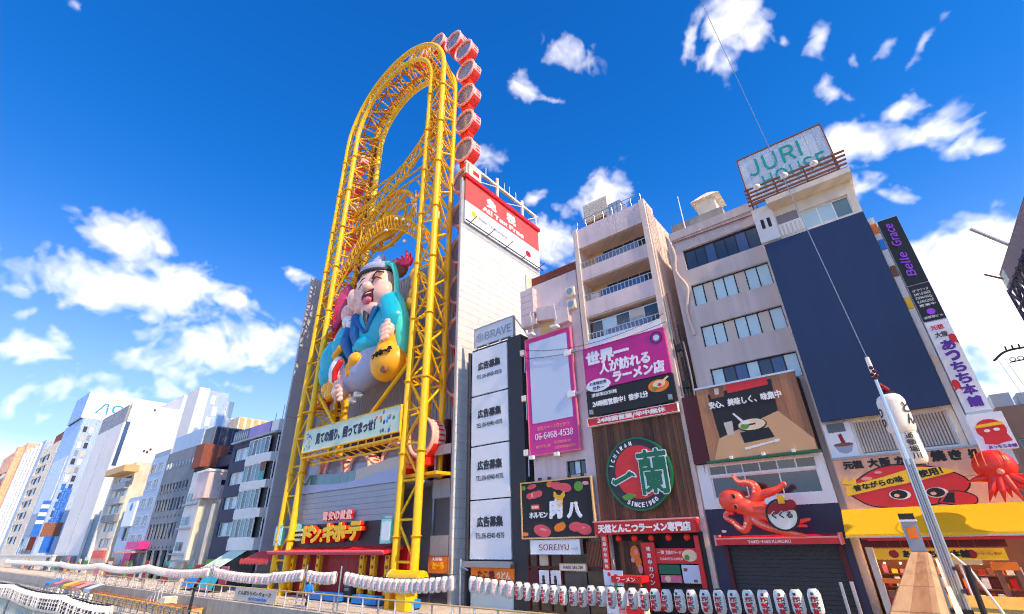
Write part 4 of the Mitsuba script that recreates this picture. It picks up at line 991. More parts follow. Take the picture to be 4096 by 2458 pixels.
half = Polygon([(.55 * math.cos(t), .5 * math.sin(t)) for t in np.linspace(0, math.pi, 18)])
part(k2, 'hood', G((A(-30.9, 24.5, 1.95), A(0, 1, 0), A(0, 0, 1), A(1, 0, 0))).poly(half, 0, 3.2), 'm_yellow')
part(k2, 'end_disc', G((A(-30.92, 24.5, 1.95), A(0, 1, 0), A(0, 0, 1), A(1, 0, 0))).poly(half.buffer(.04), -.06, 0), 'm_curtain')
part(k2, 'frieze', G(WORLD).box(-31.1, -27.6, 24.0, 25.1, 1.86, 1.94), 'm_pink')
part(k2, 'pillar', G(WORLD).box(-29.9, -28.9, 24.1, 24.9, 0, 1.86), 'm_yellow')
part(k2, 'pillar', G(WORLD).box(-31.4, -30.9, 24.3, 24.8, 0, 1.6), 'm_gold')

# roof sign on the white side wall
K_ = 1.0415                                                   # sizes of the roof sign, in units of its own drawing
fw = (A(-28.04, 27.6 - 26.5 * K_, 4.5 - 4.5 * K_), A(0, K_, 0), A(0, 0, K_), A(K_, 0, 0))
k2 = thing('tax_free_sign', 'red and white roof sign on the sunlit white side wall of the store', 'sign')
part(k2, 'red_panel', G(fw).box(26.9, 39.9, 35.75, 38.75, -.04, .12), 'm_salmon')
part(k2, 'red_cornice', G(fw).box(26.7, 40.1, 38.75, 39.2, -.3, .35), 'm_red')
part(k2, 'white_panel', G(fw).box(26.9, 39.9, 33.1, 35.74, -.04, .11), 'm_sign_white')
part(k2, 'lettering', G(fw).text('免', 30.1, 36.85, 1.7, 1.35, .12, .17, 4), 'm_sign_white')
part(k2, 'lettering', G(fw).text('税', 33.6, 36.85, 1.7, 1.35, .12, .17, 4), 'm_sign_white')
part(k2, 'lettering', G(fw).text('All Tax Free', 29.5, 35.98, 7.3, .66, .12, .16, 3), 'm_sign_white')
part(k2, 'small_lettering', G(fw).text('Dear Customers', 29.0, 34.35, 4.6, .35, .11, .14, 1), 'm_steel')
part(k2, 'picture', G(fw).disc(28.2, 34.6, .4, .11, .13, 16, .35), 'm_yellow')
part(k2, 'mark', G(fw).disc(37.6, 34.3, .5, .11, .13, 16, .4), 'm_red')
part(k2, 'lamp_rail', G(fw).tube((26.6, 32.9, .5), (40, 32.9, .5), .06, k=6), 'm_dark_line')
for u in (27.4, 30.2, 33.2, 36.2, 39.2):
    part(k2, 'lamp_arm', G(fw).tube((u, 32.9, .1), (u, 33.3, 1.3), .045, k=6), 'm_dark_line')
k2 = thing('roof_railing', 'white steel truss railing on the roof above the red and white sign', 'railing')
tr = G(fw)
part(k2, 'top_beam', G(fw).box(27.2, 40.5, 41.4, 41.7, -.5, -.2), 'm_cream')
for u, h in ((27.4, 41.5), (32.6, 42.7), (37.4, 42.3), (40.3, 41.6)):
    part(k2, 'post', G(fw).tube((u, 38.7, -.35), (u, h, -.35), .2 if h > 42 else .1, k=10), 'm_cream')
for i, (a, b) in enumerate(((27.4, 32.6), (32.6, 37.4), (37.4, 40.3))):
    part(k2, 'brace', G(fw).tube((a, 39.3, -.35), (b, 41.4, -.35), .06, k=6), 'm_white')
part(k2, 'box', G(fw).box(27.4, 29.3, 39.3, 41.2, -.7, .1), 'm_cream')
part(k2, 'box_plate', G(fw).box(28.0, 28.9, 40.0, 40.5, .1, .14), 'm_bright_red')
for u in (30.6, 34.0, 34.9, 36.2):
    part(k2, 'antenna', G(fw).tube((u, 41.5, -.35), (u, 43.0, -.35), .035, k=5), 'm_white')

# ---- the wheel frame
CX, ZC, RO, RI, Y0, Y1 = -40.15, 57.6, 10.35, 8.1, 25.5, 28.8
BO, BI = 9.05, 7.0                                            # the back pair stands narrower


def track(r, y, z0=0.0):
    a = [(CX - r, y, z) for z in np.linspace(z0, ZC, 12)]
    return np.array(a + [(CX - r * math.cos(t), y, ZC + r * math.sin(t)) for t in np.linspace(0, math.pi, 33)[1:-1]] + [(CX + r, y, z) for z in np.linspace(ZC, z0, 12)])


W = thing('ferris_wheel', 'tall oblong yellow ferris wheel frame of paired tubes and lattice against the blue sky', 'ferris wheel')
for nm, r, y, rad in (('front_outer_tube', RO, Y0, .33), ('front_inner_tube', RI, Y0, .31), ('back_outer_tube', BO, Y1, .27), ('back_inner_tube', BI, Y1, .36)):
    part(W, nm, G(WORLD).path(track(r, y, 0 if y == Y0 else 9), rad, 14), 'm_yellow', True)
for x in (CX - RO, CX - RI, CX + RI, CX + RO):
    fl = G(WORLD)
    for z in np.arange(4.6, 56, 6.2):
        fl.tube((x, Y0, z - .07), (x, Y0, z + .07), .44, k=14)
    part(W, 'flange', fl, 'm_gold', True, kind='stuff')


def along(r, y, s):                                           # s: distance from the foot of the left leg along the centre line
    L, arc = ZC, math.pi * (RO + RI) / 2
    r = {RO: BO, RI: BI}.get(r, r - 1.2) if y > 27.5 else r
    if s < L: return A(CX - r, y, s)
    if s > L + arc: return A(CX + r, y, ZC - (s - L - arc))
    t = (s - L) / arc * math.pi
    return A(CX - r * math.cos(t), y, ZC + r * math.sin(t))


total = 2 * ZC + math.pi * (RO + RI) / 2
n_ = 50
st_ = [total * i / n_ for i in range(n_ + 1)]
fl, bl, sl, il, od = G(WORLD), G(WORLD), G(WORLD), G(WORLD), G(WORLD)
for i, (a, b) in enumerate(zip(st_, st_[1:])):
    p, q = (RO, RI) if i % 2 else (RI, RO)
    low = min(along(RO, Y0, a)[2], along(RO, Y0, b)[2])
    fl.tube(along(p, Y0, a), along(q, Y0, b), .11, k=6).tube(along(RO, Y0, a), along(RI, Y0, a), .1, k=6)
    if low < 12: continue
    bl.tube(along(p, Y1, a), along(q, Y1, b), .11, k=6).tube(along(RO, Y1, a), along(RI, Y1, a), .1, k=6)
    ya, yb = (Y0, Y1) if i % 2 else (Y1, Y0)
    sl.tube(along(RO, ya, a), along(RO, yb, b), .11, k=6).tube(along(RO, Y0, a), along(RO, Y1, a), .1, k=6)
    sl.tube(along(RI, yb, a), along(RI, ya, b), .1, k=6).tube(along(RI, Y0, a), along(RI, Y1, a), .1, k=6)
    if low > 40:
        m_ = (a + b) / 2
        for f_ in (.33, .67):
            s_ = a + (b - a) * f_
            il.tube(along(RI + .4, Y0 + .2, s_), along(RI + .4, Y1 - .2, s_), .13, k=5)
        il.tube(along(RI + .6, Y0 + 1.1, a), along(RI + .6, Y0 + 1.1, b), .14, k=5).tube(along(RI + .6, Y1 - 1.1, a), along(RI + .6, Y1 - 1.1, b), .14, k=5)
        od.tube(along(RI, Y0, a), along(RO, Y1, b), .1, k=5)
part(W, 'front_lattice', fl, 'm_yellow', True, kind='stuff')
part(W, 'back_lattice', bl, 'm_yellow', True, kind='stuff')
part(W, 'side_lattice', sl, 'm_yellow', True, kind='stuff')
part(W, 'inner_catwalk', il, 'm_amber', True, kind='stuff')
part(W, 'cross_bracing', od, 'm_gold', True, kind='stuff')
rail = G(WORLD)
for dx, dy in ((-1.5, 3.5), (-1.5, 3.75), (-1.75, 3.6)):
    rail.path([(CX + RO + dx, Y0 + dy, z) for z in np.linspace(16, 60, 10)], .1, 6).path([(CX - RO - dx, Y0 + dy, z) for z in np.linspace(16, 60, 10)], .14, 6)
for z in np.arange(17, 60, 1.19):
    for s_ in (-1, 1):
        rail.tube((CX + s_ * (RO - 1.5), Y0 + 3.6, z), (CX + s_ * (RO - 1.75), Y0 + 3.7, z + .5), .06, k=5)
part(W, 'gondola_rail', rail, 'm_rust', True, kind='stuff')
# the bracing between the legs
ym = 26.9
top = curve([(-32.05, ym, 53.0), (-34.2, ym, 50.4), (-36.6, ym, 48.4), (-39.7, ym, 46.8), (-43.4, ym, 45.4), (-48.25, ym, 44.3)], 25)
bot = curve([(-32.05, ym, 49.6), (-33.8, ym, 48.3), (-36.7, ym, 45.9), (-39.2, ym, 44.6), (-42.6, ym, 42.9), (-48.25, ym, 41.4)], 25)
part(W, 'truss_chord', G(WORLD).path(top, .19, 8), 'm_gold', True)
part(W, 'truss_chord', G(WORLD).path(bot, .19, 8), 'm_gold', True)
web = G(WORLD)
ix = np.linspace(0, len(top) - 1, 11).astype(int)
for i, (a, b) in enumerate(zip(ix, ix[1:])):
    web.tube(top[a], bot[b], .15, k=6) if i % 2 else web.tube(bot[a], top[b], .15, k=6)
    web.tube(top[b], bot[b], .13, k=6)
for z in (44.8, 43.6, 46.9):
    web.tube((-48.2, ym, z), (-32.0, ym, z + .1), .13, k=6)
for i in range(9):
    x = -48.0 + i * 1.78
    web.tube((x, ym + .4, 44.0 - .02 * (x + 40) ** 2), (x + (1.9 if i % 2 else -1.2), ym + .4, 40.6), .12, k=6)
    web.tube((x, ym - .8, 35.5 + 2.6 * math.sin(math.pi * (i + .5) / 9)), (x + (1.6 if i % 2 else -1.4), ym, 41.5), .11, k=6)
part(W, 'truss_web', web, 'm_gold', True, kind='stuff')
hub = A(-40.2, 27.2, 39.9)
sp = G(WORLD)
for i in range(22):
    a = 2 * math.pi * i / 22
    sp.tube(hub + A(.35 * math.cos(a), -.6, .35 * math.sin(a)), hub + A(4.4 * math.cos(a), (.5 if i % 2 else -.5), 3.9 * math.sin(a)), .13, k=6)
for i in range(13):
    a = math.pi * i / 12 * .9 + .15
    sp.tube(A(-41.6, 26.2, 36.2), A(-41.6 + 6.2 * math.cos(a), 26.4, 36.2 + 3.0 * math.sin(a)), .12, k=6)
part(W, 'spokes', sp, 'm_gold', True, kind='stuff')
part(W, 'hub', G(WORLD).tube(hub + A(0, -1.0, 0), hub + A(0, .8, 0), .62, k=20), 'm_yellow', True)
for rx, rz, rr in ((4.4, 3.9, .28), (3.0, 2.7, .2)):
    part(W, 'ring', G(WORLD).path([hub + A(rx * math.cos(t), 0, rz * math.sin(t)) for t in np.linspace(0, 2 * math.pi, 48, endpoint=False)], rr, 8, True), 'm_gold', True)
for z0, zt, y in ((33.2, 39.0, 25.9), (31.6, 37.2, 25.9), (33.2, 38.6, 28.0)):
    part(W, 'arch', G(WORLD).path([(-48.2 + 16.2 * t, y, z0 + (zt - z0) * math.sin(math.pi * t) ** .8) for t in np.linspace(0, 1, 25)], .12, 8), 'm_yellow', True)
aw_ = G(WORLD)
for i in range(24):
    t0, t1 = i / 24, (i + 1) / 24
    f0 = lambda t, z0, zt: z0 + (zt - z0) * math.sin(math.pi * min(max(t, 0), 1)) ** .8
    a, b = A(-48.2 + 16.2 * t0, 25.7, f0(t0, 33.2, 39.0)), A(-48.2 + 16.2 * t1, 25.7, f0(t1, 31.6, 37.2))
    aw_.tube(a, b, .08, k=5).tube(A(a[0], 25.7, f0(t0, 31.6, 37.2)), A(b[0], 25.7, f0(t1, 33.2, 39.0)), .08, k=5).tube(a, A(a[0], 28.4, f0(t0, 33.2, 38.6)), .08, k=5)
for s_ in (-1, 1):
    for z in (36.5, 39.5, 42.5, 45.8, 49):
        aw_.path([(CX + s_ * 9.2 + .8 * math.cos(t), 25.4, z + 1.2 * math.sin(t)) for t in np.linspace(0, 2 * math.pi, 14, endpoint=False)], .09, 5, True)
    for j in range(16):
        z = 14 + j * 1.35
        aw_.tube((CX + s_ * RI, Y0 + .3, z), (CX + s_ * BI, Y1, z + 1.3 * (-1) ** j), .09, k=5)
part(W, 'arch_web', aw_, 'm_gold', True, kind='stuff')
part(W, 'lower_brace', G(WORLD).tube((-32.3, 25.9, 19.5), (-37.8, 25.9, 15.2), .2, k=8), 'm_yellow', True)
part(W, 'lower_brace', G(WORLD).tube((-48.0, 25.9, 19.0), (-44.0, 25.9, 15.2), .2, k=8), 'm_yellow', True)
cat = G(WORLD)
cat.box(-48.0, -32.2, 25.2, 26.2, 12.15, 12.3)
for i in range(14):
    x = -48 + i * 1.21
    cat.box(x - .05, x + .05, 25.15, 25.25, 11.9, 12.9).tube((x, 25.2, 12.3), (x + 1.21, 26.2, 11.6), .06, k=5)
cat.box(-48.0, -32.2, 25.15, 25.25, 12.1, 12.25).box(-48.0, -32.2, 25.15, 25.22, 12.6, 12.68).box(-48, -32.2, 26.1, 26.2, 11.5, 11.65)
part(W, 'catwalk', cat, 'm_yellow')
part(W, 'landing', G(WORLD).box(-33.0, -28.5, 26.0, 27.6, 8.95, 9.2), 'm_gold')
for i, (u, z) in enumerate(((-35.2, 36.6), (-34.2, 35.4), (-33.4, 37.6), (-36.6, 37.4), (-33.0, 34.2), (-31.4, 33.4), (-30.9, 35.0), (-38.3, 36.6), (-34.6, 33.4), (-33.9, 38.9))):
    part(W, 'white_lamp', G(front(25.7)).box(u - .14, u + .14, z - .1, z + .12, 0, .3), 'm_white')
board('store_banner', 'long pale green banner with dark slogan hung between the yellow wheel legs', 'banner', front(25.0), -47.85, -32.1, 12.62, 14.9, -.1, .05, 'm_banner', 'm_yellow', .08, texts=[('見ての通り、回ってまっせ！', -45.5, 13.2, 9.9, 1.1, 'm_navy_wall', 4)])
k2 = 'store_banner'
for i in range(26):
    u, v = (-34.0 + rng.uniform(-1.5, 1.5), 13.8 + rng.uniform(-.95, .9)) if i < 18 else (-46.7 + rng.uniform(-.8, .8), 13.7 + rng.uniform(-.8, .8))
    part(k2, 'confetti', G(front(25.0)).disc(u, v, rng.uniform(.08, .2), .05, .06, 8, rng.uniform(.08, .25)), ['m_rose', 'm_robe', 'm_leaf', 'm_orange', 'm_violet', 'm_sea_blue'][i % 6])

# ---- gondolas: one is built, the rest are copies
gf = front(0.0)


def sector(r0, r1, a0, a1, k=20):
    a = np.radians(np.linspace(a0, a1, k))
    return Polygon(list(zip(r1 * np.cos(a), r1 * np.sin(a))) + list(zip(r0 * np.cos(a[::-1]), r0 * np.sin(a[::-1]))))


pieces = [('rim', G(gf).path([(1.6 * math.cos(t), 1.6 * math.sin(t), .72) for t in np.linspace(0, 2 * math.pi, 36, endpoint=False)], .17, 8, True), 'm_pale_pink', True, ''),
          ('glass', G(gf).disc(0, 0, 1.5, .5, .54, 32), 'm_grey_glass', False, ''),
          ('upper_shell', G(gf).poly(sector(1.5, 1.66, -25, 205, 30), -.7, .6), 'm_pale_pink', False, ''),
          ('lower_shell', G(gf).poly(sector(1.48, 1.7, 205, 335, 20), -.7, .6), 'm_bright_red', False, ''),
          ('back_disc', G(gf).disc(0, 0, 1.5, -.7, -.66, 32), 'm_bright_red', False, ''),
          ('seat', G(gf).box(-1.1, 1.1, -1.1, -.3, -.5, .2), 'm_maroon', False, ''),
          ('base', G(gf).box(-.75, .55, -2.35, -1.5, -.5, .5), 'm_bright_red', False, '')]
for a in (-14, 2, 18, 34, 50, 146, 164, 182, 196):
    c_, s_ = math.cos(math.radians(a)), math.sin(math.radians(a))
    bar = Polygon([(1.6 * c_ - .07 * s_, 1.6 * s_ + .07 * c_), (1.6 * c_ + .07 * s_, 1.6 * s_ - .07 * c_), (1.69 * c_ + .07 * s_, 1.69 * s_ - .07 * c_), (1.69 * c_ - .07 * s_, 1.69 * s_ + .07 * c_)])
    pieces.append(('window_slot', G(gf).poly(bar, -.5, .15), 'm_bright_red' if -24 < a < 200 else 'm_deep_red', False, ''))
made = [(nm, mikit.ply(g.mesh(), m_, s_)) for nm, g, m_, s_, _ in pieces]
GX, GR, GZ, GY = -42.5, 12.4, 62.7, 30.3
step = 4.85 / GR
spots = [(GX + GR, GZ - 1.2 - 4.85 * i) for i in range(10)]
right_top = [(GX + GR * math.cos(-1.2 / GR + step * (i + 1)), GZ + GR * math.sin(-1.2 / GR + step * (i + 1))) for i in range(4)]
left_side = [(GX - GR, GZ - 2.2 - 4.85 * i) for i in range(9)]
low_side = [(-31.9, 12.4), (-35.6, 10.75), (-40.7, 10.4), (-45.1, 10.7), (-49.3, 11.3)]
ordinal = ['first', 'second', 'third', 'fourth', 'fifth', 'sixth', 'seventh', 'eighth', 'ninth', 'tenth', 'eleventh', 'twelfth']
for name_, pts in (('right', spots), ('top', right_top), ('left', left_side), ('low', low_side)):
    for i, (x, z) in enumerate(pts):
        lab = {'right': f'round red and pink wheel gondola, {ordinal[i]} from the top of the straight right side', 'top': f'red drum gondola on the curved top of the wheel, {ordinal[i]} from its right end',
               'left': f'wheel gondola half hidden behind the left yellow legs, {ordinal[i]} from the top', 'low': f'gondola at the boarding floor under the banner, {ordinal[i]} from the right'}[name_]
        gk = thing('gondola', lab, 'gondola', 'gondolas of the yellow ferris wheel')
        y = GY if name_ != 'low' else 27.9
        for nm, d_ in made:
            pk = uniq(f'{gk}__{nm}')
            scene[pk] = {**d_, 'to_world': T().translate([x, y, z])}

# ---- the giant seated figure between the wheel legs
st = front(26.4)
S_ = thing('deity_sculpture', 'giant laughing seated figure in a turquoise robe holding a yellow sack, between the wheel legs', 'sculpture')
head = [ball((-39.7, 29.3, .3), (2.7, 2.95, 1.95)), ball((-37.6, 28.0, 1.0), (1.55, 1.5, 1.1)), ball((-38.7, 26.3, 1.2), (1.5, .95, .9)), ball((-41.61, 28.42, 1.1), (1.4, 1.4, 1.1)), ball((-40.38, 27.12, 1), (1.35, .9, 1.0)),
        ball((-38.36, 28.51, 2.3), (.62, .6, .6)), ball((-38.30, 28.56, 2.1), (.4, .36, .4)), ball((-39.11, 28.56, 2.1), (.4, .36, .4)), ball((-37.67, 29.96, 1.8), (.9, .35, .4)), ball((-40.43, 30.07, 1.7), (.9, .35, .4)),
        ball((-37.68, 27.96, 0.4), (1.0, 1.35, .75)), ball((-38.42, 30.39, 0.1), (.75, 1.3, .5)), ball((-44.86, 28.15, 0.3), (.95, 1.2, .7)), ball((-44.96, 30.38, 0), (.7, 1.2, .5)), ball((-41.77, 27.46, -0.2), (2.0, 1.6, 1.2))]
head += [ball((-35.21, 22.79, 1.5), (.95, 1.0, .7)), limb([(-35.58, 23.97, 1.1), (-35.88, 25.16, 0.6)], [.75, .9]), limb([(-35.60, 23.12, 1.7), (-35.70, 23.95, 1.5), (-34.64, 23.54, 1.9)], [.3, .3, .24])]
for j in range(4):
    head.append(limb([(-34.6, 23.2 - j * .46, 1.9), (-35.0, 22.95 - j * .45, 2.1), (-35.6, 23.1 - j * .45, 1.75)], [.28, .27, .22]))
head += [limb([(-42.96, 20.14, 0.4), (-42.56, 18.79, 1), (-42.55, 18.03, 1.3)], [1.0, .95, .85])]
for j in range(5):
    head.append(limb([(-41.9 + .12 * j, 19.0 - j * .47, 1.7), (-42.4 + .22 * j, 18.95 - j * .49, 1.9)], [.34 - .02 * j, .27 - .02 * j]))
head += [ball((-42.40, 24.54, -0.6), (3.4, 4.5, .9))]
part(S_, 'body', organic(st, head, .28, 5), 'm_skin', True)
part(S_, 'mouth', organic(st, [ball((-38.6, 27.6, 1.75), (1.25, .85, .6)), ball((-37.7, 28.0, 1.7), (.55, .4, .45))], .3, 1), 'm_maroon', True)
part(S_, 'tongue', organic(st, [ball((-38.36, 26.95, 2.15), (.7, .4, .35))], .2, 1), 'm_rose', True)
part(S_, 'teeth', organic(st, [ball((-38.44, 27.71, 2.1), (.75, .16, .25))], .2, 1), 'm_white', True)
for u in (-37.2, -39.6):
    part(S_, 'eyebrow', G(st).path(curve([(u - .85, 29.5, 2.05), (u, 30.0, 2.15), (u + .85, 29.75, 1.85)], 10), .09, 8), 'm_charcoal', True)
    part(S_, 'closed_eye', G(st).path(curve([(u - .7, 28.9, 2.12), (u, 29.3, 2.22), (u + .7, 29.0, 1.95)], 10), .07, 8), 'm_charcoal', True)
part(S_, 'beard', organic(st, [limb([(-38.9, 25.9, 1.7), (-38.6, 25.0, 1.9), (-38.4, 24.2, 1.9)], [.36, .26, .08])], .2, 2), 'm_charcoal', True)
part(S_, 'hat', organic(st, [ball((-40.2, 31.9, 0), (2.3, 1.2, 1.8)), ball((-40.1, 33.0, 0), (1.1, .95, .9)), ball((-40.0, 33.8, -.1), (.65, .6, .6))], .3, 4), 'm_trouser', True)
part(S_, 'hat_band', G(st).path([(-39.85 + 2.3 * math.cos(t), 31.05 + .1 * math.cos(t) - .12 * math.sin(t), .2 + 1.95 * math.sin(t)) for t in np.linspace(-.2, math.pi + .2, 20)], .2, 8), 'm_charcoal', True)
part(S_, 'robe', organic(st, [ball((-39.15, 24.58, 0.3), (3.5, 3.2, 1.4)), ball((-36.60, 26.32, 0.3), (1.7, 1.7, 1.2)), limb([(-36.32, 26.45, 0.5), (-34.96, 24.32, 0.9), (-35.56, 22.83, 0.9)], [1.3, 1.2, 1.0]), ball((-44.59, 24.94, 0.1), (1.9, 1.8, 1.1)), ball((-39.51, 22.54, 0.6), (2.2, 1.2, 1.3))], .3, 5), 'm_robe', True)
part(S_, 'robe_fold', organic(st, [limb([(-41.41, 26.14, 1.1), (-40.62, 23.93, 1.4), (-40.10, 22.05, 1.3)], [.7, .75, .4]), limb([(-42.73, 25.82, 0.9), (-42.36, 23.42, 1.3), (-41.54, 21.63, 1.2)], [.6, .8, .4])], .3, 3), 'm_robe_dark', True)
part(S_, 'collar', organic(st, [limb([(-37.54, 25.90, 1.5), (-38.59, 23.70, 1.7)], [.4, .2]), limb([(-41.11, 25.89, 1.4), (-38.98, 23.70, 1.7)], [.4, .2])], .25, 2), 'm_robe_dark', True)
part(S_, 'sleeve_cuff', organic(st, [ball((-43.36, 26.33, 1), (.8, .75, .6)), ball((-42.36, 25.58, 1.3), (.5, .5, .4))], .25, 2), 'm_white', True)
part(S_, 'knee', organic(st, [ball((-46.16, 22.72, 0.2), (2.1, 2.5, 1.5)), ball((-46.44, 21.09, 0.5), (1.4, 1.8, 1.1)), ball((-44.47, 23.88, 0.7), (1.4, 1.3, .9))], .3, 5), 'm_robe', True)
part(S_, 'knee_cloth', organic(st, [ball((-43.72, 20.61, 1.25), (1.15, 1.7, .7))], .3, 2), 'm_white', True)
part(S_, 'red_cord', organic(st, [limb([(-42.12, 21.12, 1.95), (-42.71, 20.19, 2.05), (-42.88, 19.24, 1.9)], [.3, .32, .25])], .2, 2), 'm_red', True)
part(S_, 'gold_tassel', organic(st, [ball((-39.69, 20.84, 1.8), (.9, .75, .6)), ball((-40.52, 20.03, 1.7), (.6, .9, .5))], .25, 3), 'm_orange_gold', True)
part(S_, 'gold_hem', organic(st, [ball((-45.72, 19.14, 0.9), (.9, .75, .6)), ball((-44.85, 18.39, 1), (.75, .75, .6)), limb([(-44.42, 19.80, 1.3), (-43.85, 18.07, 1.4)], [.4, .5])], .25, 3), 'm_orange_gold', True)
part(S_, 'white_edge', organic(st, [limb([(-47.27, 21.94, 0.6), (-46.78, 23.67, 0.7), (-45.55, 25.36, 0.6)], [.35, .45, .3])], .25, 2), 'm_white', True)
part(S_, 'gold_collar_knot', organic(st, [limb([(-44.17, 22.32, 1.6), (-42.84, 22.93, 1.7)], [.28, .38])], .2, 2), 'm_orange_gold', True)
part(S_, 'cape', organic(st, [limb(curve([(-38.44, 32.44, 0.3), (-36.83, 31.51, 0.5), (-35.92, 29.59, 0.5), (-35.75, 27.96, 0.4), (-35.24, 26.64, 0.4), (-34.27, 24.45, 0.6), (-33.86, 22.14, 0.6), (-33.99, 20.59, 0.5)], 18), [.3] * 8 + [.45, .62, .7, .72, .7, .62, .52, .42, .32, .2, .2, .2, .2][:15], 10)], .25, 3), 'm_cape', True)
part(S_, 'sack', organic(st, [ball((-35.50, 19.80, 0.8), (2.15, 1.95, 1.5)), ball((-35.27, 21.43, 0.6), (1.5, 1.6, 1.1)), limb([(-35.78, 21.99, 1.1), (-35.32, 20.67, 1)], [.6, 1.3])], .3, 4), 'm_orange_gold', True)
for i, ch in enumerate('ドンキホーテ'):
    a_ = -.62 + i * .26
    fr_ = (A(-35.1 + 2.1 * math.sin(a_), 26.4 - .95 - 1.42 * math.cos(a_), 19.6 + i * .07), A(math.cos(a_), math.sin(a_), .12), A(0, 0, 1), A(math.sin(a_), -math.cos(a_), 0))
    part(S_, 'sack_lettering', G(fr_).text(ch, -.22, .1 if ch != 'ー' else .35, .42, .56 if ch != 'ー' else .12, -.2, .06, 2), 'm_black')
part(S_, 'sack_mark', G(st).disc(-34.2, 18.4, .33, 2.0, 2.32, 14), 'm_rust')
part(S_, 'trousers', organic(st, [ball((-39.91, 20.04, 0.4), (2.7, 2.2, 1.6)), ball((-41.64, 19.63, 0.4), (1.9, 1.7, 1.3)), ball((-38.95, 20.91, 0.3), (2.0, 1.9, 1.3))], .3, 5), 'm_trouser', True)
q = part(S_, 'badge', G((A(-5.51, 7.45, 22.95), A(1, -.05, .12), A(-.06, .1, 1), A(.05, -1, .1))).box(0, 2.0, 0, 1.75, 1.6, 2.1), 'm_sign_white')
part(q, 'lettering', G((A(-5.51, 7.45, 22.95), A(1, -.05, .12), A(-.06, .1, 1), A(.05, -1, .1))).text('免税', .7, .55, .62, .75, 2.1, 2.14, 3), 'm_red')
f_ = [ball((-47.35, 30.05, -0.3), (1.25, 2.3, .8)), ball((-46.62, 31.93, -0.3), (.8, 1.0, .5)), ball((-48.11, 28.19, -0.2), (.8, 1.3, .6))]
part(S_, 'fish', organic(st, f_, .3, 3), 'm_fish', True)
part(S_, 'fish_fin', organic(st, [limb([(-46.59, 30.70, 0.3), (-47.33, 29.28, 0.4), (-47.82, 28.05, 0.3)], [.12, .22, .08])], .2, 2), 'm_coral', True)
for i, (u, v) in enumerate(((-36.2, 32.6), (-35.4, 32.9), (-34.7, 32.3), (-34.2, 31.5), (-35.9, 31.9), (-37.0, 32.6), (-34.9, 31.6))):
    part(S_, 'coral_branch', organic(st, [limb([(-37.41, 32.24, -0.5), ((u + -35.6) / 2, (v + 30.9) / 2, -.3), (u, v, -.1)], [.3, .26, .14])], .2, 1), 'm_coral', True)
for i, (u, v) in enumerate(((-34.0, 29.6), (-33.7, 28.4), (-33.9, 27.2), (-34.3, 26.2))):
    part(S_, 'gold_leaf', organic(st, [ball((u, v, -.3), (.62, .75, .4))], .25, 1), 'm_orange_gold', True)
part(S_, 'tree_foliage', organic(st, [ball((-36.94, 31.60, -0.7), (1.2, 1.2, .6)), ball((-38.53, 31.71, -0.7), (1.2, 1.6, .6))], .3, 2), 'm_rust', True)
for i, (p, q_) in enumerate((((-41.0, 17.0, .6), (-39.0, 16.4, 1.6)), ((-40.2, 17.4, .6), (-38.0, 16.9, 1.6)))):
    t_ = thing('floodlight', f'{["lower", "upper"][i]} of two white floodlights on arms under the seated figure', 'floodlight')
    part(t_, 'arm', G(st).tube(p, q_, .08, k=6), 'm_paper')
    part(t_, 'head', G(st).box(p[0] - .4, p[0] + .1, p[1] - .1, p[1] + .4, p[2] - .3, p[2] + .3), 'm_white')


# ================================================================ left hand row, receding along the canal
GL = ('m_glass_green', 'm_glass', 'm_glass_green')
# ---- navy and white building with glazed bays
op = [(-72.3, a, -67.75, b, 4, 'm_white', p) for a, b, p in ((14.6, 16.3, ('m_blind', 'm_grey_glass')), (11.5, 13.1, ('m_blind', 'm_curtain')), (8.5, 10.0, ('m_blind', 'm_glass')), (5.3, 6.9, ('m_glass_green', 'm_blind')))]
k = building('office_building', 'narrow navy and white building with stacked green glass bays left of the grey store', F, -73.4, -67.55, 0, 17.1, 12, 'm_navy_wall', op)
for a, b in ((14.65, 16.8), (11.4, 13.6), (8.2, 10.5), (5.0, 7.2)):
    window(k, front(27.8), -67.5, -61.75, a, b, 0, 5, 'm_white', GL, .1, .1)
    window(k, right(-60.5), 28.1, 31.5, a, b, -.1, 2, 'm_white', ('m_glass', 'm_glass_green'), .1, .1)
for a, b in ((13.6, 14.65), (10.5, 11.4), (7.2, 8.2), (3.7, 5.0)):
    part(k, 'white_band', G(WORLD).box(-67.5, -60.5, 27.6, 34, a, b), 'm_white_wall')
part(k, 'core', G(WORLD).box(-67.5, -60.7, 28.1, 40, 0, 17.0), 'm_charcoal')
part(k, 'top_band', G(WORLD).box(-73.4, -60.4, 27.6, 38, 17.05, 17.3), 'm_grey_panel')
part(k, 'top_sign', G(front(27.7)).box(-68.4, -62.4, 17.3, 18.75, -.3, 0), 'm_violet_pale', label='faded violet sign band along the roof')
part(k, 'top_sign', G(front(27.7)).box(-73.2, -68.5, 17.3, 18.75, -.3, 0), 'm_blue_slate')
for i in range(7):
    part(k, 'sign_figure', G(front(27.7)).disc(-72.8 + i * .64, 17.95, .16, 0, .03, 10, .5), 'm_curtain')
part(k, 'roof_box', G(WORLD).box(-62.3, -60.4, 27.8, 34, 17.3, 18.75), 'm_white_wall')
for u, h in ((-66.5, 1.9), (-64.5, 2.8), (-62.8, 1.6), (-61.2, 2.4)):
    part(k, 'roof_antenna', G(WORLD).tube((u, 30, 18.6), (u, 30, 18.9 + h), .05, k=5), 'm_steel')
part(k, 'colour_panel', G(front(27.8)).box(-62.9, -61.7, 12.6, 13.6, .1, .14), 'm_rust')
part(k, 'colour_panel', G(front(27.8)).box(-62.9, -61.7, 11.4, 12.5, .1, .14), 'm_teal')
k = thing('awning', 'pale slanting canvas awning at the foot of the navy and white building', 'awning')
aw = G(WORLD)
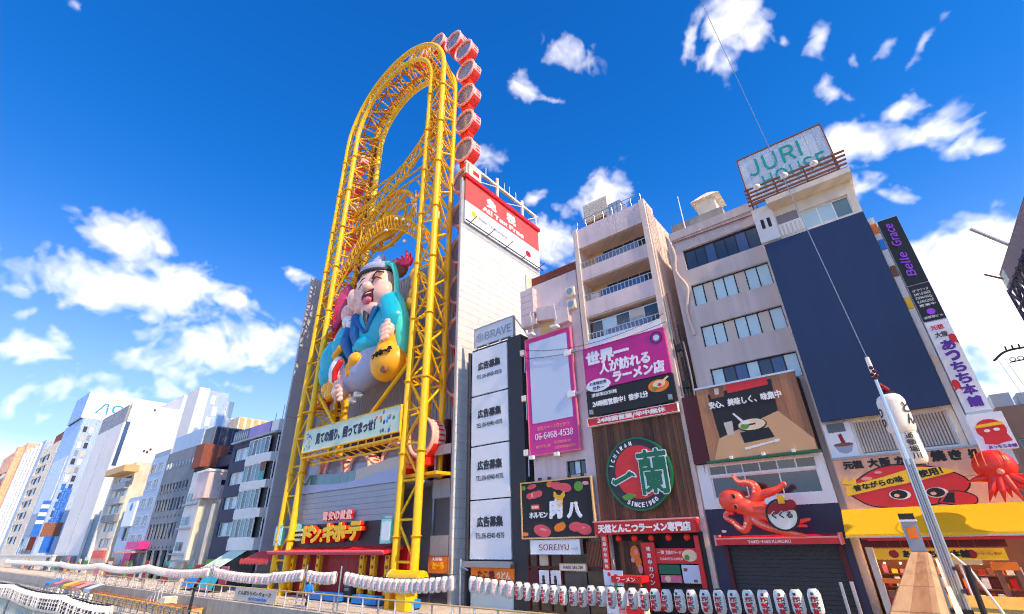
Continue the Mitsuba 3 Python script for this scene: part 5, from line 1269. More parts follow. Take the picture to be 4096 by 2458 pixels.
aw.add([(-66.9, 28, 3.75), (-62.3, 28, 3.75), (-62.1, 25.0, 2.0), (-66.7, 25.0, 2.0)], [(0, 2, 1), (0, 3, 2)])
part(k, 'canvas', aw, 'm_banner')
part(k, 'bar', G(WORLD).tube((-66.75, 24.98, 1.98), (-62.05, 24.98, 1.98), .06, k=6), 'm_white')
k = thing('awning', 'red and orange scalloped awning left of the red store canopy', 'awning')
aw = G(WORLD)
aw.add([(-57.6, 27, 3.6), (-51.3, 27, 3.6), (-51.3, 25.2, 2.75), (-57.6, 25.2, 2.75)], [(0, 2, 1), (0, 3, 2)])
part(k, 'canvas', aw, 'm_red')
part(k, 'end', G(WORLD).add([(-57.6, 27, 3.6), (-57.6, 25.2, 2.75), (-57.6, 27, 2.75)], [(0, 1, 2)]), 'm_orange')
for i in range(9):
    part(k, 'scallop', G(front(25.2)).disc(-57.25 + i * .7, 2.75, .35, -.03, .0, 16, .3), 'm_bright_red')

# ---- brown topped building with cluttered side
k = thing('shop_building', 'old white building with a brown roof box and a clutter of pipes', 'building')
part(k, 'front_wall', G(WORLD).box(-86.2, -80.2, 28, 42, 0, 14.6), 'm_white_wall')
part(k, 'brown_box', G(WORLD).box(-85.4, -82.2, 27.2, 30.8, 15.0, 18.4), 'm_brick_brown')
part(k, 'dark_storey', G(WORLD).box(-85.6, -81.6, 27.8, 31.2, 14.5, 15.0), 'm_soot')
part(k, 'white_box', G(WORLD).box(-82.2, -78.2, 27.4, 30.2, 10.4, 14.0), 'm_lilac')
part(k, 'white_cap', G(WORLD).box(-82.4, -78.0, 27.2, 30.4, 14.0, 14.25), 'm_white')
part(k, 'small_window', G(right(-78.2)).box(29.3, 30.0, 12.2, 12.9, 0, .06), 'm_glass')
part(k, 'blue_attic', G(WORLD).box(-86.0, -76, 29.5, 40, 15, 16.5), 'm_navy_wall')
part(k, 'side_pier', G(WORLD).box(-80.3, -79.6, 27.6, 28.5, 0, 10.2), 'm_cream')
part(k, 'side_pier', G(WORLD).box(-75.0, -74.2, 27.6, 28.5, 0, 9.4), 'm_cream')
part(k, 'recess_wall', G(WORLD).box(-79.6, -73.4, 29.4, 30, 0, 10.2), 'm_curtain')
for i in range(22):
    u, z = -79.3 + rng.random() * 4.0, .8 + rng.random() * 8.2
    if i % 3:
        part(k, 'unit', G(front(29.4)).box(u, u + .5 + rng.random() * .5, z, z + .45 + rng.random() * .4, 0, .4 + rng.random() * .5), ['m_cream', 'm_steel', 'm_white', 'm_rust', 'm_slate'][i % 5])
    else:
        part(k, 'pipe', G(front(29.4)).tube((u, z, .2), (u + rng.uniform(-.4, .4), z + 2.6, .3), .09, k=6), ['m_white', 'm_steel', 'm_rust'][i % 3 if i % 2 else 1])
for z in (4.9, 8.2, 11.4):
    window(k, F, -85.6, -82.9, z - 1.3, z, .01, 2, 'm_alu', GL, .08)
    part(k, 'ledge', G().box(-86.1, -80.4, z - 1.7, z - 1.5, 0, .5), 'm_steel')
part(k, 'shop_ledge', G().box(-83, -77, 2.4, 2.6, 0, 1.2), 'm_steel')

# ---- dark grey block of many small windows
op = []
for j, (z0, z1, n_w, w_) in enumerate(((12.55, 13.65, 9, .85), (9.4, 11.2, 9, .9), (5.35, 7.55, 8, 1.0))):
    for i in range(n_w):
        u = -99.6 + i * (12.6 / n_w)
        op.append((u, z0, u + w_, z1, 1, 'm_dark_line', ('m_glass', 'm_blind', 'm_glass', 'm_curtain')[(i * 7 + j) % 4:][:1]))
k = building('office_building', 'dark grey block with rows of small windows and round holes near its top', F, -100.2, -86.4, 3.8, 18.9, 14, 'm_slate', op)
for i in range(9):
    part(k, 'round_window', G().disc(-99.0 + i * 1.42, 16.6, .42, 0, .05, 18, .52), 'm_white' if i in (0, 1, 8) else 'm_glass')
for z in (3.85, 8.2, 11.9):
    for i in range(8):
        part(k, 'vent', G().disc(-98.8 + i * 1.6, z + .35, .16, 0, .05, 8), 'm_black')
part(k, 'roof_screen', G(WORLD).box(-100.0, -87.4, 28.3, 38, 18.9, 21.7), 'm_blue_pale')
part(k, 'end_screen', G(WORLD).box(-87.4, -83.2, 28.5, 34, 17.6, 21.4), 'm_slate')
for i in range(6):
    part(k, 'end_slat', G(WORLD).box(-83.19, -83.05, 28.6 + i * .9, 29.2 + i * .9, 17.8, 21.2), 'm_navy_wall')
part(k, 'ground_floor', G(WORLD).box(-100.2, -86.4, 28.6, 40, 0, 3.8), 'm_black')
for u in (-97.8, -94.6, -91.2, -88.2):
    part(k, 'pier', G().box(u, u + .55, 0, 3.8, -.5, .1), 'm_slate')
part(k, 'left_bay', G(WORLD).box(-108.4, -100.25, 28, 40, 0, 18.9), 'm_blue_pale')
for j in range(5):
    for i in range(2):
        window(k, F, -107.6 + i * 3.6, -105.0 + i * 3.6, 4.6 + j * 2.9, 6.3 + j * 2.9, .01, 2, 'm_alu', ('m_glass', 'm_blue_glass'), .1)
part(k, 'bay_rail', G().box(-108.4, -100.4, 18.9, 19.9, -.2, -.1), 'm_steel')
k = thing('awning', 'bright magenta awning at the foot of the dark grey block', 'awning')
part(k, 'canvas', G(WORLD).box(-103.6, -97.2, 26.6, 28, 4.0, 5.15), 'm_magenta')
part(k, 'lower_roof', G(WORLD).box(-107.5, -98.0, 26.2, 28, 3.5, 3.8), 'm_pink')
part(k, 'curtain', G(WORLD).box(-104.8, -101.2, 27.0, 27.3, .2, 3.4), 'm_magenta')
k = thing('stair_tower', 'white stair tower with a shadow band painted blue above the dark grey block', 'tower')
part(k, 'white_slab', G(WORLD).box(-107, -101.0, 30.1, 31.9, 14, 31.8), 'm_white_wall')
part(k, 'glass_middle', G(WORLD).box(-107, -100.95, 31.9, 35.5, 14, 31.5), 'm_blue_pale')  # shadowed stretch of the side wall, put in as a blue block
part(k, 'white_slab', G(WORLD).box(-107, -101.0, 35.5, 36.8, 14, 30.0), 'm_white_wall')
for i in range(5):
    part(k, 'glazing', G(right(-100.95)).box(32.4 + (i % 2) * .7, 33.2 + (i % 2) * .7, 20.5 + i * 2.1, 22.2 + i * 2.1, 0, .05), 'm_white')  # sunlit spots inside the shadow band, laid on as white plates
part(k, 'roof_aerial', G(WORLD).tube((-104, 31, 31.5), (-104, 31, 36), .05, k=5), 'm_steel')
k = thing('apartment_building', 'distant cream slatted block behind the roof of the navy and white building', 'building')
part(k, 'block', G(WORLD).box(-118, -101.5, 38.5, 46, 0, 27.5), 'm_cream')
for i in range(5):
    part(k, 'column', G(WORLD).box(-101.5, -101.3, 38.8 + i * 1.4, 39.5 + i * 1.4, 14, 27.4), 'm_tan')

# ---- little sign building and cream balcony building
op = [(-113.1, 5.4, -109.7, 7.5, 1, 'm_rust', ('m_glass_warm',))]
k = building('shop_building', 'small pale building with a tall light blue sign between grey and cream neighbours', F, -115.6, -108.6, 0, 12.6, 14, 'm_blue_pale', op)
q = part(k, 'sign_panel', G().box(-114.8, -109.2, 7.7, 11.8, 0, .25), 'm_sign_white')
part(q, 'mark', G().disc(-111.8, 10.9, .7, .25, .28, 16), 'm_tarp')
part(k, 'shutter', G().box(-115.0, -109.2, .2, 3.8, 0, .1), 'm_steel')
op = [(-126.4, a, -119.4, b, 3, 'm_charcoal', ('m_blind', 'm_curtain', 'm_blind')) for a, b in ((4.4, 5.9), (7.15, 8.6), (10.35, 11.9), (13.2, 14.6))]
k = building('apartment_building', 'narrow cream block with deep dark balcony slots below a tan slab', F, -129.0, -118.4, 0, 19.6, 16, 'm_cream', op)
part(k, 'roof_slab', G().box(-128.0, -115.5, 17.4, 18.6, 0, 2.4), 'm_tan')
part(k, 'dark_slot', G().box(-126.6, -118.6, 15.5, 17.0, .0, .05), 'm_glass_warm')
for a in (8.75, 11.95, 14.7):
    part(k, 'balcony', G().box(-127.2, -118.8, a, a + 1.3, 0, .7), 'm_slate' if a < 9 else 'm_grey_panel')
part(k, 'corner_post', G().box(-129.4, -128.4, 0, 18.6, 0, .6), 'm_white_wall')
q = part(k, 'shop_sign', G().box(-127, -119.5, 2.6, 3.9, .1, .4), 'm_salmon')

# ---- big white building, sunlit side wall
op = [(-147.8 + .0, 16 + j * 2.6, -146.2, 17.6 + j * 2.6, 1, 'm_alu', ('m_blue_glass',)) for j in range(0)]
k = building('department_store', 'massive white windowless building with a grey louvred top and one slit window', F, -162.0, -139.3, 0, 30.8, 34, 'm_white_wall', op)
for i in range(9):
    part(k, 'louvre', G().box(-161.8, -139.5, 30.9 + i * .47, 31.25 + i * .47, -.4, 0), 'm_grey_panel')
part(k, 'top_storey', G(WORLD).box(-162, -139.3, 28.5, 62, 30.8, 35.4), 'm_white_wall')
part(k, 'slit_window', G(right(-139.3)).box(28.4, 29.2, 21.0, 31.0, 0, .05), 'm_blue_glass')
part(k, 'front_joint', G().box(-150.8, -150.5, 0, 30.5, 0, .05), 'm_grey_panel')
part(k, 'rear_block', G(WORLD).box(-160, -139.2, 38.4, 45.0, 30, 39.4), 'm_white_wall')
part(k, 'rear_window', G(right(-139.2)).box(40.0, 40.5, 34.4, 35.0, 0, .05), 'm_soot')
for i, (y, z) in enumerate(((33.0, 34.2), (33.4, 24.5), (34.1, 24.3), (34.6, 25.0))):
    part(k, 'wall_vent', G(right(-139.3)).box(y, y + .35, z, z + .5, 0, .12), 'm_soot')
for y in (32.0, 32.5, 33.4):
    part(k, 'cable', G(right(-139.3)).tube((y, 27, .05), (y, 33, .05), .04, k=5), 'm_steel')
part(k, 'ground_shops', G().box(-161.5, -139.6, .2, 3.0, .02, .25), 'm_slate')
part(k, 'lower_glass', G().box(-139.2, -130, 0, 10.5, -2, -.5), 'm_blue_slate')

# ---- tower with the white roof sign
op = [(-210.5, 3.3, -190.5, 7.4, 6, 'm_white', ('m_glass_green', 'm_glass'))]
k = building('office_tower', 'tall blue tower carrying a big white box sign at its top', F, -212.0, -189.6, 0, 40.0, 30, 'm_blue_tower', op, body='m_blue_pale')
part(k, 'white_panel', G().box(-208.5, -190.2, 13.9, 28.8, 0, .15), 'm_pale_blue')
part(k, 'grey_panel', G().box(-209.5, -190.2, 7.7, 13.8, 0, .15), 'm_steel')
for c_ in range(2):
    for j in range(12):
        z = 10.0 + j * 2.35
        m_ = ['m_steel', 'm_navy_wall', 'm_curtain', 'm_white'][(j * 3 + c_ * 2) % 4] if z > 20 else ['m_sea_blue', 'm_blue_glass'][(j + c_) % 2]
        window(k, right(-189.6), 28.9 + c_ * 1.5, 29.9 + c_ * 1.5, z, z + 1.8, .01, 1, 'm_alu', (m_,), .06)
part(k, 'side_glass', G(right(-189.6)).box(29.4, 31.6, 3.5, 20.0, 0, .05), 'm_sea_blue')
part(k, 'side_base', G(right(-189.6)).box(28.4, 32.4, 7.5, 11, .05, .08), 'm_rust')
q = thing('blade_sign', 'vertical blade sign of blue and white plates on the corner of the blue tower', 'sign')
for j in range(9):
    part(q, 'plate', G(WORLD).box(-189.5, -189.1, 26.4, 28.0, 7.6 + j * 1.0, 8.55 + j * 1.0), 'm_sea_blue' if j in (0, 1, 2, 4, 6, 8) else 'm_white')
part(q, 'base', G(WORLD).box(-189.5, -189.1, 26.6, 27.8, 4.2, 7.5), 'm_maroon')
q = thing('rooftop_sign', 'big white rooftop box sign with large pale blue capitals on the blue tower', 'sign')
part(q, 'box', G(WORLD).box(-207.8, -191.0, 27.6, 52, 40.3, 48.4), 'm_white_wall')
part(q, 'front_face', G(front(27.6)).box(-207.8, -191.0, 40.3, 48.4, 0, .1), 'm_blue_tower')  # canal side painted blue for its shade, the sunlit side stays white
lt = G(right(-191.0))
lt.path([(30.6, 42.2, .06), (32.3, 45.3, .06), (33.0, 45.3, .06), (33.2, 42.2, .06)], .22, 5)
for c_, ch in ((34.3, 'Q'), (38.2, 'U'), (42.0, 'O'), (46, 'S')):
    lt.text(ch, c_, 42.0, 3.0, 3.3, 0, .12, 0)
part(q, 'lettering', lt, 'm_teal_blue', label='pale blue thin capitals on the sunlit side')
part(q, 'small_lettering', G(right(-191.0)).text('LIQUID CRYSTAL', 31.5, 46.6, 9, .5, 0, .06, 0, True), 'm_tan')
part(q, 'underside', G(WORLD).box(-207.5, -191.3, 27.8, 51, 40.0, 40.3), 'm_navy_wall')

# ---- the farthest buildings
op = [(-238.5, 6 + j * 3.6, -222, 8.2 + j * 3.6, 4, 'm_cream', ('m_glass', 'm_navy_wall')) for j in range(8)]
k = building('apartment_building', 'cream building of dark ribbon windows left of the blue tower', F, -240.5, -213.0, 0, 36.5, 25, 'm_cream', op)
part(k, 'roof_house', G(WORLD).box(-232, -213, 29, 45, 36.5, 40.5), 'm_brick_brown')
k = building('office_building', 'slim bluish white slab left of the cream ribbon window building', F, -283.0, -241.5, 0, 40.5, 25, 'm_blue_pale')
for i in range(5):
    part(k, 'fin', G().box(-281 + i * 8, -279 + i * 8, 2, 40, 0, .6), 'm_white_wall')
op = [(-340, 8 + j * 5.2, -302, 11 + j * 5.2, 5, 'm_peach', ('m_rust', 'm_glass_warm')) for j in range(6)]
k = building('apartment_building', 'peach coloured balcony block at the far left edge', F, -350, -286, 0, 44.0, 30, 'm_peach', op, roof=1.2)
for j in range(6):
    part(k, 'balcony', G().box(-342, -300, 6.5 + j * 5.2, 8.0 + j * 5.2, 0, 1.6), 'm_white_wall')
part(k, 'corner_pier', G().box(-296, -291, 0, 44, 0, 2.0), 'm_peach')
k = building('office_building', 'low white block beyond the peach building at the left edge', F, -520, -352, 0, 22, 30, 'm_blue_pale')
k = thing('bridge_parapet', 'long pale parapet wall below the blue tower', 'wall')
part(k, 'wall', G(WORLD).box(-222, -150, 26.0, 26.5, .9, 3.0), 'm_cream')
part(k, 'coping', G(WORLD).box(-222.2, -149.8, 25.9, 26.6, 3.0, 3.2), 'm_white_wall')

# ---- stalls, boards and covers on the promenade
shop_cols = ['m_red', 'm_paper', 'm_tarp', 'm_orange', 'm_leaf', 'm_rose', 'm_charcoal', 'm_cream', 'm_rust', 'm_gold', 'm_steel', 'm_white', 'm_deep_red', 'm_teal', 'm_slate']
words = {'m_red': 'red', 'm_paper': 'cream', 'm_tarp': 'blue', 'm_orange': 'orange', 'm_leaf': 'green', 'm_rose': 'pink', 'm_charcoal': 'dark', 'm_cream': 'beige', 'm_rust': 'brown', 'm_gold': 'golden', 'm_steel': 'grey', 'm_white': 'white', 'm_deep_red': 'deep red', 'm_teal': 'teal', 'm_slate': 'slate grey'}
n_b = 0
x = -60.5
while x > -190:
    w_ = 1.2 + rng.random() * 2.2
    m_ = shop_cols[rng.randrange(len(shop_cols))]
    y = 25.2 + rng.random() * 2
    h_ = 1.2 + rng.random() * 1.5
    n_b += 1
    q = thing('shop_board', f'{words[m_]} shop board on the left promenade, {nth(n_b)} from the right', 'board', 'shop boards on the left promenade')
    part(q, 'sheet', G(WORLD).box(x - w_, x, y, y + .12, .25, .25 + h_), m_)
    part(q, 'band', G(WORLD).box(x - w_ + .1, x - .1, y - .03, y, .25 + h_ * .55, .25 + h_ * .8), shop_cols[rng.randrange(len(shop_cols))])
    part(q, 'feet', G(WORLD).box(x - w_ * .8, x - w_ * .7, y, y + .1, 0, .25).box(x - w_ * .3, x - w_ * .2, y, y + .1, 0, .25), 'm_steel')
    x -= w_ + .5 + rng.random() * (1.5 + abs(x + 60) * .02)
for i, (x0, x1, zt, m_, w_) in enumerate(((-66.2, -62.9, 1.25, 'm_tarp', 'deep blue'), (-61.8, -58.0, 1.35, 'm_robe', 'light blue'))):
    q = thing('covered_stall', f'{w_} tarpaulin draped over a stall on the left promenade', 'stall')
    tp = G(WORLD)
    xs = np.linspace(x0, x1, 7)
    for a, b in zip(xs, xs[1:]):
        za, zb = [zt + .12 * math.sin(v * 2.3) for v in (a, b)]
        tp.add([(a, 23.2, .35), (b, 23.2, .35), (b, 23.6, zb), (a, 23.6, za), (b, 24.8, zb + .1), (a, 24.8, za + .1)], [(0, 1, 2), (0, 2, 3), (3, 2, 4), (3, 4, 5)])
    part(q, 'cover', tp, m_, 40)
    part(q, 'table', G(WORLD).box(x0 + .1, x1 - .1, 23.6, 24.8, 0, .6), 'm_soot')
    part(q, 'trim', G(WORLD).box(x0, x1, 23.15, 23.2, .25, .36), 'm_orange')

# ---- quay railing, lower boardwalk
k = thing('quay_railing', 'long steel railing with a tan handrail along the canal quay', 'railing')
part(k, 'handrail', G(WORLD).tube((-120, 21.0, 1.12), (-3, 21.0, 1.12), .045, k=8), 'm_tan')
part(k, 'lower_rail', G(WORLD).tube((-120, 21.0, .62), (-3, 21.0, .62), .02, k=6), 'm_alu')
part(k, 'lower_rail', G(WORLD).tube((-120, 21.0, .28), (-3, 21.0, .28), .02, k=6), 'm_alu')
for i in range(72):
    x = -3.4 - i * 1.62
    part(k, 'post', G(WORLD).box(x - .04, x + .04, 20.96, 21.04, .1, 1.1), 'm_white' if i % 3 else 'm_alu')
board('railing_banner', 'white banner with grey lettering tied to the quay railing left of the walker', 'banner', front(20.9), -47.3, -40.2, .2, 1.1, 0, .04, 'm_curtain', None, texts=[('とんぼりリバーウォーク', -46.6, .62, 5.6, .3, 'm_charcoal', 1), ('DOTONBORI', -44.6, .3, 3.0, .2, 'm_sea_blue', 1)])
k = thing('boardwalk_railing', 'thin dark railing along the lower boardwalk beside the water', 'railing')
bw = G(WORLD)
for z in (-.35, -.65, -.95):
    part(k, 'rail', G(WORLD).tube((-160, 18.0, z), (-46, 18.0, z), .03, k=6), 'm_slate')
for i in range(56):
    x = -46.5 - i * 2.0
    part(k, 'post', G(WORLD).box(x - .04, x + .04, 17.96, 18.04, -1.35, -.3), 'm_slate')
for i in range(20):
    x = -51.4 - i * 1.55
    q = thing('planter_box', f'tan wooden planter box, {nth(i + 1)} from the right in the boardwalk row', 'planter', 'tan planter boxes on the lower boardwalk')
    part(q, 'box', G(WORLD).box(x - 1.2, x, 19.2, 20.2, -1.33, -.62), 'm_tan')
    part(q, 'rim', G(WORLD).rim(0, 0, 0, 0, 0, 0, 0) if False else G(WORLD).box(x - 1.24, x + .04, 19.16, 20.24, -.62, -.54), 'm_ochre')
    part(q, 'soil', G(WORLD).box(x - 1.1, x - .1, 19.3, 20.1, -.54, -.5), 'm_rust')
k = thing('stairs', 'beige stair flight with handrails down to the lower boardwalk', 'stairs')
for i in range(9):
    part(k, 'step', G(WORLD).box(-63 + i * .42, -58.5, 19.4, 20.6, -1.35 + i * .15, -1.2 + i * .15 - .004), 'm_cream')
for y in (19.35, 20.65):
    part(k, 'handrail', G(WORLD).tube((-63.2, y, -.35), (-59.2, y, 1.1), .05, k=6), 'm_white')
    for i in range(5):
        part(k, 'baluster', G(WORLD).tube((-63 + i * .9, y, -1.3 + i * .32), (-63 + i * .9, y, -.3 + i * .33), .03, k=5), 'm_white')
k = thing('lamp_post', 'dark slender post on the lower boardwalk below the blue tarpaulins', 'post')
part(k, 'shaft', G(WORLD).tube((-51.0, 19.0, -1.35), (-51.0, 19.0, 1.0), .14, .1, 8), 'm_soot')
part(k, 'cap', G(WORLD).box(-51.25, -50.75, 18.75, 19.25, 1.0, 1.1), 'm_soot')
for i, (x, m_, w_) in enumerate(((-95.5, 'm_yellow', 'yellow'), (-88.5, 'm_pink', 'pale pink'), (-101.5, 'm_rose', 'pink'), (-84.0, 'm_pale_blue', 'pale blue'), (-106.0, 'm_tarp', 'blue'), (-92.6, 'm_orange', 'orange'))):
    q = thing('market_stall', f'{w_} canopied stall on the lower boardwalk at the left', 'stall')
    part(q, 'canopy', G(WORLD).add([(x, 18.6, -.1), (x + 2.6, 18.6, -.1), (x + 2.6, 20.0, .35), (x, 20.0, .35), (x, 18.6, -.5), (x + 2.6, 18.6, -.5)], [(0, 1, 2), (0, 2, 3), (4, 5, 1), (4, 1, 0)]), m_)
    part(q, 'table', G(WORLD).box(x + .2, x + 2.4, 18.9, 19.8, -1.34, -.7), 'm_paper')
    part(q, 'pole', G(WORLD).tube((x + .1, 18.7, -1.35), (x + .1, 18.7, -.1), .05, k=5), 'm_steel')
    part(q, 'pole', G(WORLD).tube((x + 2.5, 18.7, -1.35), (x + 2.5, 18.7, -.1), .05, k=5), 'm_steel')

# ---- the walker at the railing
px, py = -38.0, 22.2
k = thing('person', 'person in a light blue jacket and dark trousers walking along the quay railing', 'person')
B = lambda a: (px + a[0], py + a[1], a[2])
legs_ = [limb([B((-.02, -.08, .92)), B((.16, -.08, .5)), B((.1, -.08, .08))], [.11, .075, .05], 12), limb([B((-.02, .08, .92)), B((-.1, .08, .5)), B((-.3, .08, .12))], [.11, .075, .05], 12),
         limb([B((.1, -.08, .05)), B((.26, -.09, .04))], [.05, .035], 10), limb([B((-.3, .08, .1)), B((-.18, .09, .04))], [.05, .035], 10)]
torso_ = [limb([B((0, 0, .95)), B((.02, 0, 1.2)), B((.03, 0, 1.38))], [.16, .17, .15], 14), limb([B((.02, -.2, 1.4)), B((.02, .2, 1.4))], [.075, .075], 12), limb([B((.03, 0, 1.42)), B((.05, 0, 1.52))], [.06, .055], 12)]
hd = [ball(B((.07, 0, 1.62)), (.095, .08, .115)), ball(B((.165, 0, 1.61)), (.02, .015, .025)), ball(B((.06, .082, 1.61)), (.02, .012, .03)), ball(B((.06, -.082, 1.61)), (.02, .012, .03))]
arms_ = [limb([B((.02, -.21, 1.4)), B((-.06, -.25, 1.14)), B((.08, -.26, .94))], [.065, .05, .035], 12), limb([B((.02, .21, 1.4)), B((.1, .25, 1.14)), B((.24, .25, .98))], [.065, .05, .035], 12)]
for sy, hx, hz in ((-.26, .11, .88), (.25, .28, .93)):
    arms_.append(limb([B((hx - .03, sy, hz + .06)), B((hx, sy, hz))], [.034, .036], 10))
    for j in range(4):
        arms_.append(limb([B((hx + .005 + .004 * j, sy - .03 + .02 * j, hz - .02)), B((hx + .03, sy - .03 + .02 * j, hz - .09 + .006 * abs(j - 1.5))), ], [.011, .008], 6))
    arms_.append(limb([B((hx, sy + .035, hz + .02)), B((hx + .05, sy + .05, hz - .03))], [.012, .009], 6))
t_ = smooth_join(legs_ + torso_ + hd + arms_, .045, 2)
part(k, 'body', G(WORLD).add(t_.vertices, t_.faces), 'm_skin', True)
t_ = smooth_join([limb([B((0, 0, .9)), B((.02, 0, 1.2)), B((.03, 0, 1.4))], [.19, .2, .17], 14), limb([B((.02, -.21, 1.4)), B((-.06, -.25, 1.14)), B((.06, -.26, .98))], [.1, .075, .055], 12), limb([B((.02, .21, 1.4)), B((.1, .25, 1.14)), B((.2, .25, 1.0))], [.1, .075, .055], 12)], .05, 2)
part(k, 'jacket', G(WORLD).add(t_.vertices, t_.faces), 'm_tarp', True)
t_ = smooth_join([limb([B((-.02, -.08, .95)), B((.16, -.08, .5)), B((.1, -.08, .12))], [.14, .1, .075], 12), limb([B((-.02, .08, .95)), B((-.1, .08, .5)), B((-.28, .08, .16))], [.14, .1, .075], 12)], .05, 2)
part(k, 'trousers', G(WORLD).add(t_.vertices, t_.faces), 'm_charcoal', True)
part(k, 'hair', G(WORLD).man(ball(B((.04, 0, 1.66)), (.105, .092, .1))), 'm_soot', True)

# ---- paper lantern strings
an = np.linspace(0, 1, 19)


def lantern_shell(h, r, ribs=True):
    pts = [(0, 0, -h / 2 + h * t) for t in an]
    rad = [r * (.55 + .45 * min(1, 4.5 * min(t, 1 - t)) ** .6) * (1 + (.025 * (i % 2) if ribs else 0)) for i, t in enumerate(an)]
    return G(WORLD).path(pts, rad, 16)


LH, LR = .78, .2
shell = mikit.ply(lantern_shell(LH, LR).mesh(), 'm_lantern', True)
cap_top = mikit.ply(G(WORLD).tube((0, 0, LH / 2), (0, 0, LH / 2 + .035), .1, k=12).mesh(), 'm_black')
cap_low = mikit.ply(G(WORLD).tube((0, 0, -LH / 2 - .03), (0, 0, -LH / 2), .1, k=12).mesh(), 'm_black')


def lettering(s, r, z0, h, w, stroke, a0=-90):
    out = []
    for i, ch in enumerate(s):
        m = G((A(0, 0, 0), A(1, 0, 0), A(0, 1, 0), A(0, 0, 1))).text(ch, -w / 2, z0 - (i + 1) * h, w, h * .88, 0, .004, stroke, True).mesh()
        v = m.vertices
        a = math.radians(a0) + v[:, 0] / r
        out.append(trimesh.Trimesh(np.stack([(r + .006 + v[:, 2]) * np.cos(a), (r + .006 + v[:, 2]) * np.sin(a), v[:, 1]], -1), m.faces, process=False))
    return trimesh.util.concatenate(out)


red_text = mikit.ply(lettering('道頓堀', LR, .2, .17, .17, 4, -95), 'm_red')
dark_text = mikit.ply(lettering('祭', LR, .31, .1, .1, 2, -90), 'm_black')
side_dark = mikit.ply(lettering('道頓堀', LR, .22, .16, .15, 4, -38), 'm_charcoal')  # lettering whose dark strokes also stand in for shade between lanterns
side_red = mikit.ply(lettering('ミナミ', LR, .22, .16, .13, 3, -52), 'm_rose')  # lettering that also gives the far row painted stripes of shade
small_text = mikit.ply(lettering('ミナミ', LR, .2, .14, .1, 3, -62), 'm_charcoal')
far_g = lantern_shell(LH, LR, False)
far_v, far_f = far_g.v[0], far_g.f[0]
posts = [-2.6, -20.95, -32.6, -37.1, -54, -72, -92, -116]


def sag(x):
    for a, b in zip(posts, posts[1:]):
        if b <= x <= a:
            t = (a - x) / (a - b)
            return 2.72 - .34 * min(1, (a - b) / 10) * 4 * t * (1 - t) - .1 * t * (1 - t)
    return 2.6


x, n_l = -3.45, 0
row_y = lambda x: 20.0 + 1.3 * min(1, max(0, (-3.45 - x) / 10))
far_ = G(WORLD)
while x > -170:
    near_post = min(abs(x - p) for p in posts)
    if near_post > .42 or x < -60:
        z = sag(x) - .5 - (.1 if x < -42 else 0) + (.1 if x > -13 else 0)
        if x > -66:
            n_l += 1
            q = thing('paper_lantern', f'white paper lantern, {nth(n_l)} from the right end of the far quay string', 'lantern', 'white paper lanterns on the far quay string')
            to = T().translate([x, row_y(x) + rng.uniform(-.03, .03), z]).rotate([0, 0, 1], rng.uniform(-16, 10))
            for nm, d_ in (('shade', shell), ('cap', cap_top)) + ((('base_cap', cap_low), ('lettering', red_text), ('mark', dark_text), ('side_lettering', small_text)) if n_l <= 26 else (('lettering', side_red),)):
                scene[uniq(f'{q}__{nm}')] = {**d_, 'to_world': to}
        else:
            far_.add(far_v + A(x, 21.3, z), far_f)
    x -= .535
q = thing('far_lanterns', 'endless row of white paper lanterns fading along the left promenade', 'lanterns', kind='stuff')
put(q, far_, 'm_lantern', True)
q = thing('lantern_string', 'thin cable on slim posts carrying the far white lanterns along the quay', 'cable')
part(q, 'cable', G(WORLD).path([(x, row_y(x), sag(x) - .1 + (.1 if x > -13 else 0)) for x in np.linspace(-2.6, -116, 240)], .014, 5), 'm_dark_line')
for p in posts:
    part(q, 'post', G(WORLD).tube((p, row_y(p), 0), (p, row_y(p), 3.35 if p == -20.95 else 2.85), .05, k=8), 'm_alu')
part(q, 'stay', G(WORLD).tube((-20.95, 21.3, 2.95), (-20.4, 21.3, 2.8), .05, k=6), 'm_steel')
nx, n_n = -25.5, 0
posts_n = [-24, -32.5, -46.0, -60, -75]
far_ = G(WORLD)
while nx > -110:
    sg = 2.36
    for a, b in zip(posts_n, posts_n[1:]):
        if b <= nx <= a:
            t = (a - nx) / (a - b)
            sg = 2.5 - .14 * 4 * t * (1 - t)
    if nx > -52:
        n_n += 1
        q = thing('paper_lantern', f'white paper lantern, {nth(n_n)} from the right end of the near bank string', 'lantern', 'white paper lanterns on the near bank string')
        to = T().translate([nx, 6.6, sg - .36]).rotate([0, 0, 1], rng.uniform(-14, 14))
        for nm, d_ in (('shade', shell), ('cap', cap_top), ('lettering', side_dark)):
            scene[uniq(f'{q}__{nm}')] = {**d_, 'to_world': to}
    else:
        far_.add(far_v + A(nx, 6.6, sg - .36), far_f)
    nx -= .58
q = thing('near_lanterns', 'far left end of the near bank string, its lanterns merging together', 'lanterns', kind='stuff')
put(q, far_, 'm_lantern', True)
q = thing('lantern_string', 'cable and posts of the near bank lantern string at lower left', 'cable')
part(q, 'cable', G(WORLD).tube((-24, 6.6, 2.5), (-110, 6.6, 2.42), .014, k=5), 'm_dark_line')
for p in posts_n:
    part(q, 'post', G(WORLD).tube((p, 6.6, -.9), (p, 6.6, 2.5), .05, k=6), 'm_steel')
k = thing('near_railing', 'pale railing on the near bank under the lower left lantern string', 'railing')
part(k, 'rail', G(WORLD).tube((-110, 6.3, .2), (-20, 6.3, .2), .05, k=6), 'm_tan')
for i in range(30):
    part(k, 'post', G(WORLD).box(-22 - i * 2 - .04, -22 - i * 2 + .04, 6.26, 6.34, -.9, .2), 'm_alu')

